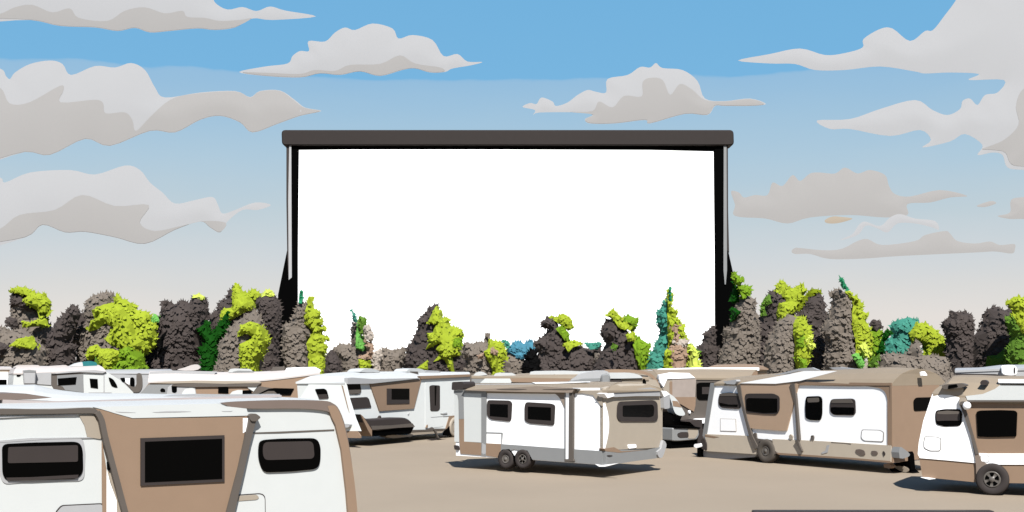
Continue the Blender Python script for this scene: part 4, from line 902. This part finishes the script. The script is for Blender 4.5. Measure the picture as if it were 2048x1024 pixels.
tree('taupe tree with lime and tan leaves right of the large conifer', 77, [('grey', ZM([(960, 650), (975, 590), (945, 555), (960, 480), (1010, 492), (1050, 475), (1075, 482), (1095, 428), (1118, 470), (1150, 560), (1140, 655)])),
     ('lime', ZM([(1105, 460), (1130, 470), (1180, 480), (1200, 520), (1217, 575), (1185, 592), (1187, 660), (1125, 655), (1100, 630), (1125, 600), (1075, 540), (1100, 520)])), ('tan', ZM([(1040, 560), (1080, 540), (1075, 577), (1045, 577)])), ('tan', ZM([(1118, 512), (1158, 530), (1157, 562), (1118, 547)]))])
tree('low bluish bush over taupe scrub under the screen', 84, [('grey', ZM([(1180, 655), (1180, 590), (1215, 545), (1310, 565), (1330, 600), (1300, 655)])),
     ('blue', ZM([(1205, 540), (1220, 510), (1255, 478), (1280, 472), (1310, 490), (1345, 466), (1372, 485), (1407, 517), (1340, 570), (1290, 582)])), ('teal', ZM([(1180, 470), (1205, 470), (1232, 490), (1215, 518), (1190, 505)]))], 'bush', 'bush')
tree('little black conifer standing behind the beige caravan roof', 72, [('black', ZM([(1262, 675), (1275, 655), (1325, 645), (1298, 595), (1325, 585), (1318, 560), (1350, 528), (1390, 528), (1385, 560), (1402, 590), (1405, 612), (1370, 645), (1350, 690), (1270, 690)]))], 'conifer', dens=60)
tree('charcoal tree with a lime top, left of two behind the middle caravan', 80, [('dark', ZM([(1320, 650), (1340, 590), (1400, 550), (1362, 490), (1400, 462), (1430, 440), (1455, 405), (1410, 392), (1412, 365), (1445, 338), (1495, 345), (1520, 410), (1555, 450), (1575, 500), (1640, 505), (1700, 525), (1760, 490), (1770, 650)])),
     ('lime', ZM([(1450, 333), (1480, 328), (1500, 335), (1530, 315), (1560, 322), (1585, 350), (1602, 392), (1570, 415), (1530, 385), (1495, 362)])), ('olive', ZM([(1490, 405), (1530, 385), (1570, 425), (1577, 480), (1545, 475), (1520, 440)])),
     ('lime', ZM([(1533, 490), (1570, 478), (1605, 470), (1657, 492), (1590, 512), (1562, 542)])), ('grey', ZM([(1710, 545), (1780, 540), (1775, 570), (1750, 600), (1710, 590)])), ('teal', ZM([(1660, 490), (1700, 485), (1757, 485), (1735, 520), (1690, 525)]))])
tree('charcoal conifer with lime tip and olive right side behind the middle caravan', 77, [('dark', ZM([(1700, 650), (1710, 600), (1790, 490), (1758, 432), (1770, 390), (1790, 348), (1830, 348), (1870, 380), (1940, 440), (1980, 540), (2000, 610), (1960, 645)])),
     ('olive', ZM([(1870, 380), (1890, 340), (1920, 320), (1977, 345), (1970, 390), (1950, 420), (1970, 450), (2010, 472), (2050, 500), (2035, 560), (2000, 612), (1950, 560), (1938, 500), (1955, 460), (1925, 400)])),
     ('lime', ZM([(1793, 328), (1810, 300), (1830, 285), (1850, 310), (1885, 340), (1880, 360), (1920, 370), (1932, 402), (1890, 412), (1850, 395), (1830, 350)])), ('lime', ZM([(1888, 440), (1945, 425), (1952, 470), (1900, 482)])), ('green', ZM([(1808, 510), (1825, 492), (1842, 505), (1828, 532)]))], 'conifer')
tree('slim conifer, teal on the left, lime and tan on the right, pointed tip', 78, [('teal', ZR([(-50, 595), (-20, 530), (15, 495), (30, 465), (48, 420), (60, 400), (38, 340), (36, 290), (68, 250), (72, 225), (95, 210), (110, 300), (115, 420), (100, 595)])),
     ('lime', ZR([(95, 158), (110, 170), (128, 205), (112, 250), (145, 280), (140, 310), (165, 330), (165, 350), (190, 352), (185, 390), (205, 430), (200, 455), (238, 470), (235, 500), (265, 560), (240, 590), (150, 590), (60, 565), (70, 500), (90, 480), (85, 300)])),
     ('tan', ZR([(92, 370), (120, 342), (157, 355), (160, 440), (200, 470), (207, 520), (160, 590), (118, 590), (82, 500), (112, 455), (105, 400)])), ('sand', ZR([(112, 445), (150, 432), (202, 440), (195, 482), (130, 482)])), ('sea', ZR([(93, 153), (100, 155), (104, 235), (94, 225), (90, 180)])), ('pale', ZR([(205, 470), (235, 490), (265, 560), (240, 585), (180, 585), (205, 530)]))], 'conifer')
tree('small charcoal bush at the foot of the right screen post', 81, [('dark', ZR([(240, 590), (270, 540), (238, 500), (265, 480), (295, 440), (292, 400), (320, 385), (350, 356), (362, 470), (382, 490), (375, 590)])), ('green', ZR([(240, 510), (255, 488), (275, 500), (268, 540), (245, 545)]))], 'bush', 'bush')
# --- right of the screen
tree('tall taupe tree with deep green leaves against the right screen post', 79, [('grey', ZR([(340, 595), (370, 560), (395, 480), (410, 440), (400, 380), (440, 358), (450, 280), (490, 210), (530, 188), (580, 220), (575, 260), (592, 330), (600, 450), (580, 590)])),
     ('deep', ZR([(430, 222), (455, 150), (450, 120), (495, 165), (480, 230), (455, 238)])), ('deep', ZR([(435, 270), (455, 262), (477, 290), (440, 348)])), ('olive', ZR([(432, 88), (450, 66), (475, 95), (500, 110), (485, 140), (540, 148), (545, 190), (490, 218), (470, 150), (440, 115)]))])
tree('charcoal tree with a wide lime top right of the screen', 83, [('dark', ZR([(550, 595), (530, 470), (555, 440), (520, 380), (540, 318), (590, 330), (620, 280), (640, 200), (660, 170), (710, 178), (780, 230), (800, 330), (720, 595)])),
     ('lime', ZR([(680, 180), (690, 140), (712, 113), (740, 120), (757, 155), (790, 155), (805, 140), (832, 133), (840, 150), (862, 165), (835, 200), (840, 240), (800, 265), (770, 292), (740, 310), (700, 357), (670, 350), (668, 290), (680, 240), (732, 230), (705, 200)])),
     ('moss', ZR([(778, 282), (810, 240), (830, 208), (870, 165), (900, 160), (932, 170), (925, 195), (872, 210), (870, 250), (795, 292)])), ('green', ZR([(598, 242), (615, 210), (642, 192), (642, 240), (612, 260), (617, 308), (590, 310)]))])
tree('taupe tree with an egg-shaped lime cluster on its right side', 75, [('grey', ZR([(605, 595), (625, 520), (635, 450), (650, 430), (670, 395), (700, 340), (760, 298), (810, 310), (840, 400), (820, 600)])),
     ('lime', ZR([(760, 352), (790, 310), (840, 313), (882, 380), (885, 450), (880, 510), (850, 560), (845, 590), (810, 597), (760, 520), (765, 470), (755, 400)])), ('olive', ZR([(775, 380), (795, 362), (830, 420), (835, 470), (860, 495), (800, 500), (765, 480)])), ('pale', ZR([(805, 440), (850, 410), (875, 420), (850, 450), (890, 470), (845, 485), (815, 465)])), ('pale', ZR([(795, 575), (840, 560), (848, 580), (815, 597)])), ('olive', ZR([(762, 535), (820, 545), (810, 580), (790, 570)]))])
tree('tall charcoal column tree beside the lime-topped one', 82, [('dark', ZR([(800, 320), (805, 295), (840, 270), (870, 212), (930, 188), (955, 230), (958, 280), (970, 310), (965, 400), (975, 595), (850, 595), (850, 450)]))])
tree('pointed taupe tree with a bright lime right side and green spike', 78, [('grey', ZR([(945, 595), (955, 500), (970, 480), (935, 380), (970, 320), (990, 260), (1000, 215), (985, 180), (1020, 155), (1055, 170), (1085, 200), (1100, 260), (1110, 380), (1130, 520), (1180, 595)])),
     ('lime', ZR([(1060, 182), (1075, 168), (1097, 170), (1108, 195), (1132, 200), (1160, 240), (1165, 280), (1192, 300), (1175, 325), (1192, 355), (1207, 380), (1217, 440), (1195, 520), (1150, 552), (1100, 515), (1110, 460), (1088, 380), (1085, 300), (1112, 235)])), ('mint', ZR([(1060, 522), (1095, 508), (1130, 520), (1162, 550), (1130, 567), (1080, 552)])), ('pale', ZR([(1120, 470), (1160, 450), (1195, 520), (1150, 540)])), ('sea', ZR([(1007, 86), (1030, 115), (1045, 140), (1056, 172), (1022, 155), (1020, 130)]))])
tree('small green and charcoal tree between the lime-sided tree and the teal one', 80, [('olive', ZR([(1195, 395), (1245, 368), (1278, 400), (1255, 440), (1268, 560), (1240, 595), (1180, 595), (1200, 500)])), ('dark', ZR([(1198, 350), (1220, 324), (1262, 340), (1272, 370), (1230, 392)])), ('deep', ZR([(1275, 390), (1290, 380), (1317, 400), (1272, 450), (1270, 522), (1228, 507), (1255, 440)])), ('green', ZR([(1180, 555), (1225, 510), (1265, 560), (1240, 595), (1190, 595)]))])
tree('round teal tree half covered by a lime green crown', 82, [('teal', ZR([(1275, 490), (1300, 430), (1325, 420), (1318, 360), (1350, 330), (1420, 313), (1462, 330), (1470, 420), (1480, 510), (1480, 560), (1290, 560)])),
     ('lime', ZR([(1380, 405), (1430, 340), (1470, 345), (1520, 350), (1535, 368), (1570, 385), (1600, 425), (1622, 440), (1630, 500), (1615, 542), (1550, 527), (1490, 532), (1500, 482), (1465, 435), (1400, 470)]))])
tree('long low taupe hedge under the teal and charcoal trees', 76, [('grey', ZR([(1200, 600), (1270, 520), (1300, 512), (1400, 517), (1430, 470), (1470, 440), (1480, 520), (1620, 530), (1650, 562), (2000, 572), (2100, 570), (2100, 610), (1200, 612)]))], 'hedge', 'hedge', dens=50)
tree('rounded charcoal tree at the right', 79, [('dark', ZR([(1620, 570), (1622, 430), (1598, 340), (1640, 310), (1650, 275), (1690, 292), (1720, 278), (1757, 300), (1770, 345), (1765, 420), (1755, 575)]))])
tree('pointed charcoal tree beside the lime one at the right edge', 81, [('dark', ZR([(1740, 575), (1770, 420), (1810, 370), (1830, 300), (1850, 270), (1890, 253), (1930, 280), (1985, 258), (2010, 330), (2020, 575)])), ('green', ZR([(1790, 562), (1800, 525), (1840, 522), (1875, 490), (1892, 540), (1860, 567)]))])
tree('lime and green tree cut by the right edge', 77, [('green', ZR([(1940, 312), (1975, 303), (2010, 360), (2110, 360), (2110, 575), (2000, 572), (1955, 545), (1955, 490), (1977, 420)])), ('lime', ZR([(1950, 235), (1990, 200), (2030, 205), (2110, 195), (2110, 405), (2005, 405), (1972, 310), (1985, 285)]))])

# ------------------------------------------------------------------ clouds: each a bulging mass of real thickness, far behind the screen
CL = mat('cloud_white', (196, 197, 200), 1.0, 0.0, 0.0, k=1.0)
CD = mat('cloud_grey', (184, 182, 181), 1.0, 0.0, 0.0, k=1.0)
CT = mat('cloud_tan', (190, 177, 160), 1.0, 0.0, 0.0, k=1.0)
def dome(name, poly, c, d, m, lead, parent, n=4, depth=0.03, on=None):
    pts = spline(poly, n)
    P2 = [((x - HX) / F * d - c.x, CAMZ + (HY - y) / F * d - c.z) for x, y in pts]
    P2 = clean(P2)
    A = np.array(P2); lo, hi = A.min(0), A.max(0)
    step = max(hi - lo) / 46
    gx, gy = np.meshgrid(np.arange(lo[0], hi[0], step), np.arange(lo[1], hi[1], step * 0.7))
    G = np.stack([gx.ravel(), gy.ravel()], 1)
    ins, dist, _ = edges_dist(G, P2)
    G = G[ins & (dist > step * 0.35)]
    vs = [Vector(p) for p in P2] + [Vector(p) for p in G]
    ed = [(i, (i + 1) % len(P2)) for i in range(len(P2))]
    ov, oe, of, *_ = delaunay_2d_cdt(vs, ed, [], 1, 1e-4)
    ins, dist, _ = edges_dist(np.array([tuple(p) for p in ov]), P2)
    R = float(dist.max()); T = R * depth
    t = np.clip(dist / R, 0, 1)
    H = T * (1 - (1 - t) ** 2) + 0.002 * T
    N = len(ov)
    LD = np.full(N, lead)
    if on is not None:
        _, d2, _ = edges_dist(np.array([tuple(p) for p in ov]), on[0])
        t2 = np.clip(d2 / on[1], 0, 1); LD = lead + on[2] * (1 - (1 - t2) ** 2)
    V = [(p.x, -h - l, p.y) for p, h, l in zip(ov, H, LD)] + [(p.x, (8 * h + 0.02 * T if on is None else -l * 0.9), p.y) for p, h, l in zip(ov, H, LD)]
    Fc = [tuple(f) for f in of] + [tuple(N + i for i in f[::-1]) for f in of]
    cnt = {}
    for f in of:
        for a, b in zip(f, f[1:] + f[:1]):
            cnt[(a, b)] = 1
    for a, b in list(cnt):
        if (b, a) not in cnt:
            k = len(V); V += [V[b], V[a], V[N + a], V[N + b]]; Fc.append((k, k + 1, k + 2, k + 3))
    me = bpy.data.meshes.new(name); me.from_pydata(V, [], Fc); me.materials.append(m)
    me.polygons.foreach_set('use_smooth', [True] * len(me.polygons))
    o = bpy.data.objects.new(name, me); COL.objects.link(o); o.parent = parent
    return o, (P2, R, T)
def cloud(label, d, light, darks=(), tans=(), mats=None):
    a = light
    cx = (min(p[0] for p in a) + max(p[0] for p in a)) / 2; cy = (min(p[1] for p in a) + max(p[1] for p in a)) / 2
    c = world(cx, cy, d)
    root = empty('cloud', tuple(c)); tag(root, label, 'cloud', 'clouds in the sky', 'thing')
    body = dome('cloud_body', light, c, d, mats or CL, 0, root)[1]
    size = (max(p[1] for p in a) - min(p[1] for p in a)) / F * d
    for q in darks: dome('cloud_underside_shade', q, c, d, CD, 0.25, root, depth=0.004, on=body)  # darker grey paints the shade on the cloud's lower side
    return root
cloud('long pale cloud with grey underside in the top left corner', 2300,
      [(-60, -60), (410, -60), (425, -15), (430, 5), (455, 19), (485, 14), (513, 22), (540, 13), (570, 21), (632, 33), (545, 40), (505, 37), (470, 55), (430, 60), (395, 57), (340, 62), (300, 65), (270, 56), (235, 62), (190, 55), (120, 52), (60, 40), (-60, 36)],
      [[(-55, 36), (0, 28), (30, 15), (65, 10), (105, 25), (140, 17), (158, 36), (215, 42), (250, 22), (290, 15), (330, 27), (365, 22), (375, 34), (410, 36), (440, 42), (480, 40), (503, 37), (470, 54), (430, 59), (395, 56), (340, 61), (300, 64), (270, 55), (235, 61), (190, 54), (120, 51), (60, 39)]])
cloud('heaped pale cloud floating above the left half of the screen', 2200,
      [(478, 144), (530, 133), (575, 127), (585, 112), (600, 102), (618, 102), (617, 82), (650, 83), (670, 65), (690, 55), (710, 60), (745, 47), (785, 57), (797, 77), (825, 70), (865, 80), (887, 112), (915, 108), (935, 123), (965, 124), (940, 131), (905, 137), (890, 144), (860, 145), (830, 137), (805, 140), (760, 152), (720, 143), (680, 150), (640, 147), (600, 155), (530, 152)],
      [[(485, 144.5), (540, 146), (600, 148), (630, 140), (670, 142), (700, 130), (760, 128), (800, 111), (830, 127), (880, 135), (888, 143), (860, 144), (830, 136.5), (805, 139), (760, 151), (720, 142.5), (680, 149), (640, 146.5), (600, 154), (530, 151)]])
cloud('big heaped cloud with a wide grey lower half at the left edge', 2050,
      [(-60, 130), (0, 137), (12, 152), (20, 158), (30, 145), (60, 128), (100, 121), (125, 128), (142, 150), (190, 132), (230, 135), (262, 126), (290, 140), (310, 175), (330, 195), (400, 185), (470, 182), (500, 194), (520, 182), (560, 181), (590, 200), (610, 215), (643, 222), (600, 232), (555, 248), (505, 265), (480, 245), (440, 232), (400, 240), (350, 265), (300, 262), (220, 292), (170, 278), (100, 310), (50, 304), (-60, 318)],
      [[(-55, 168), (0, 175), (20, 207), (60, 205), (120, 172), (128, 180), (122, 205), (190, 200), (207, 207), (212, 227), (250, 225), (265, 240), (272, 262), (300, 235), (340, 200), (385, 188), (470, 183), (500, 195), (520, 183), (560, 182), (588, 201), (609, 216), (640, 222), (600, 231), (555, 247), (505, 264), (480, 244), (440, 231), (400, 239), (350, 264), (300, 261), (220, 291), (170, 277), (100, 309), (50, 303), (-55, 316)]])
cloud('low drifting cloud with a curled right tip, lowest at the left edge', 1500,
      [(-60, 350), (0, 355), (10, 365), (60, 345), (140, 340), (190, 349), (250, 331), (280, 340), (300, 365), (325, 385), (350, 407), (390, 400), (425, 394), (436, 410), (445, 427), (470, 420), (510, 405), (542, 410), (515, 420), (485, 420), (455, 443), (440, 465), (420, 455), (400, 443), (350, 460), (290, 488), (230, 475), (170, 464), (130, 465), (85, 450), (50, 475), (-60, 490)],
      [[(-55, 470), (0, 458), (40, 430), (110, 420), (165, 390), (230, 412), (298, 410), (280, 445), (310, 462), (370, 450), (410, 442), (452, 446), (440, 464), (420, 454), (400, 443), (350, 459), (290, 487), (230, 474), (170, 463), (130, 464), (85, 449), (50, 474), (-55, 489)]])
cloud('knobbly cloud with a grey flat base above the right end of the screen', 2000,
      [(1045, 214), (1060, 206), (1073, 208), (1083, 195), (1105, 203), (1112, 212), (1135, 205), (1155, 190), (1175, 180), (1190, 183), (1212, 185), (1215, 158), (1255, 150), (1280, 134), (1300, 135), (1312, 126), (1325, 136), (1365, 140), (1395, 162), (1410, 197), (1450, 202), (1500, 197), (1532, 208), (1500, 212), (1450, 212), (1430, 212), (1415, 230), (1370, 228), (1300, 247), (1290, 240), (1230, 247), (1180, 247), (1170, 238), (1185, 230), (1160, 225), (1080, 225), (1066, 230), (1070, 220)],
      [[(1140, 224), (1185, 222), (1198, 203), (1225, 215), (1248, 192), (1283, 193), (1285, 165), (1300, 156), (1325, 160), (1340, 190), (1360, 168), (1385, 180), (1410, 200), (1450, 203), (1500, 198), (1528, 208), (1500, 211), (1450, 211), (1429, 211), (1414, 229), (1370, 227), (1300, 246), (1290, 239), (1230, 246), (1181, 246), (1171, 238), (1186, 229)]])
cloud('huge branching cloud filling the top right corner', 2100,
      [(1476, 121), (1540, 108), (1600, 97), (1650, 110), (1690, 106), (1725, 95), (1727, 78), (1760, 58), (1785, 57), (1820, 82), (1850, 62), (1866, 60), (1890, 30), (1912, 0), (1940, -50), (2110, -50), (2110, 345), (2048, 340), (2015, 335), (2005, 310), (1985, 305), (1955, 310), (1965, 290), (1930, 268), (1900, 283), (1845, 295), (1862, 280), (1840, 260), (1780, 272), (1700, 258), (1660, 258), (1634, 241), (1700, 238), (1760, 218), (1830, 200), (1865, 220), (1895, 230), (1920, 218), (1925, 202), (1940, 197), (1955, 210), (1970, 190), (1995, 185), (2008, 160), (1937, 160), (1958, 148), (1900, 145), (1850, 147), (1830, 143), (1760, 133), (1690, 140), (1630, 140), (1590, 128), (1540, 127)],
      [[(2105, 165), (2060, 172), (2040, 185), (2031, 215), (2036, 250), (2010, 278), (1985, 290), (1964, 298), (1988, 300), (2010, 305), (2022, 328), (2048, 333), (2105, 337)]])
cloud('ragged grey cloud just right of the screen', 1750,
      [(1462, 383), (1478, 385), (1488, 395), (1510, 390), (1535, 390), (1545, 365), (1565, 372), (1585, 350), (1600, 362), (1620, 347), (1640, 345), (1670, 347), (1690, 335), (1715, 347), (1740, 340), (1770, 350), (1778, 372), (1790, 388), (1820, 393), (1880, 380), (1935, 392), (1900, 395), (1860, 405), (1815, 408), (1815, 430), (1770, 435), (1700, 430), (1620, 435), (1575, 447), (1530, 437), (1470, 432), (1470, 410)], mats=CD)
cloud('tiny tan cloud like a leaf under the ragged grey one', 1500, [(1650, 440), (1665, 433), (1685, 434), (1705, 437), (1690, 443), (1670, 447), (1653, 446)], mats=CT)
cloud('thin arching wisp of pale cloud low on the right', 1400,
      [(1680, 480), (1705, 468), (1716, 452), (1730, 443), (1760, 452), (1780, 435), (1800, 428), (1830, 437), (1870, 442), (1878, 460), (1865, 455), (1830, 447), (1795, 447), (1775, 465), (1755, 457), (1732, 451), (1718, 468), (1700, 476)])
cloud('long flat grey cloud, lowest at the right', 1300,
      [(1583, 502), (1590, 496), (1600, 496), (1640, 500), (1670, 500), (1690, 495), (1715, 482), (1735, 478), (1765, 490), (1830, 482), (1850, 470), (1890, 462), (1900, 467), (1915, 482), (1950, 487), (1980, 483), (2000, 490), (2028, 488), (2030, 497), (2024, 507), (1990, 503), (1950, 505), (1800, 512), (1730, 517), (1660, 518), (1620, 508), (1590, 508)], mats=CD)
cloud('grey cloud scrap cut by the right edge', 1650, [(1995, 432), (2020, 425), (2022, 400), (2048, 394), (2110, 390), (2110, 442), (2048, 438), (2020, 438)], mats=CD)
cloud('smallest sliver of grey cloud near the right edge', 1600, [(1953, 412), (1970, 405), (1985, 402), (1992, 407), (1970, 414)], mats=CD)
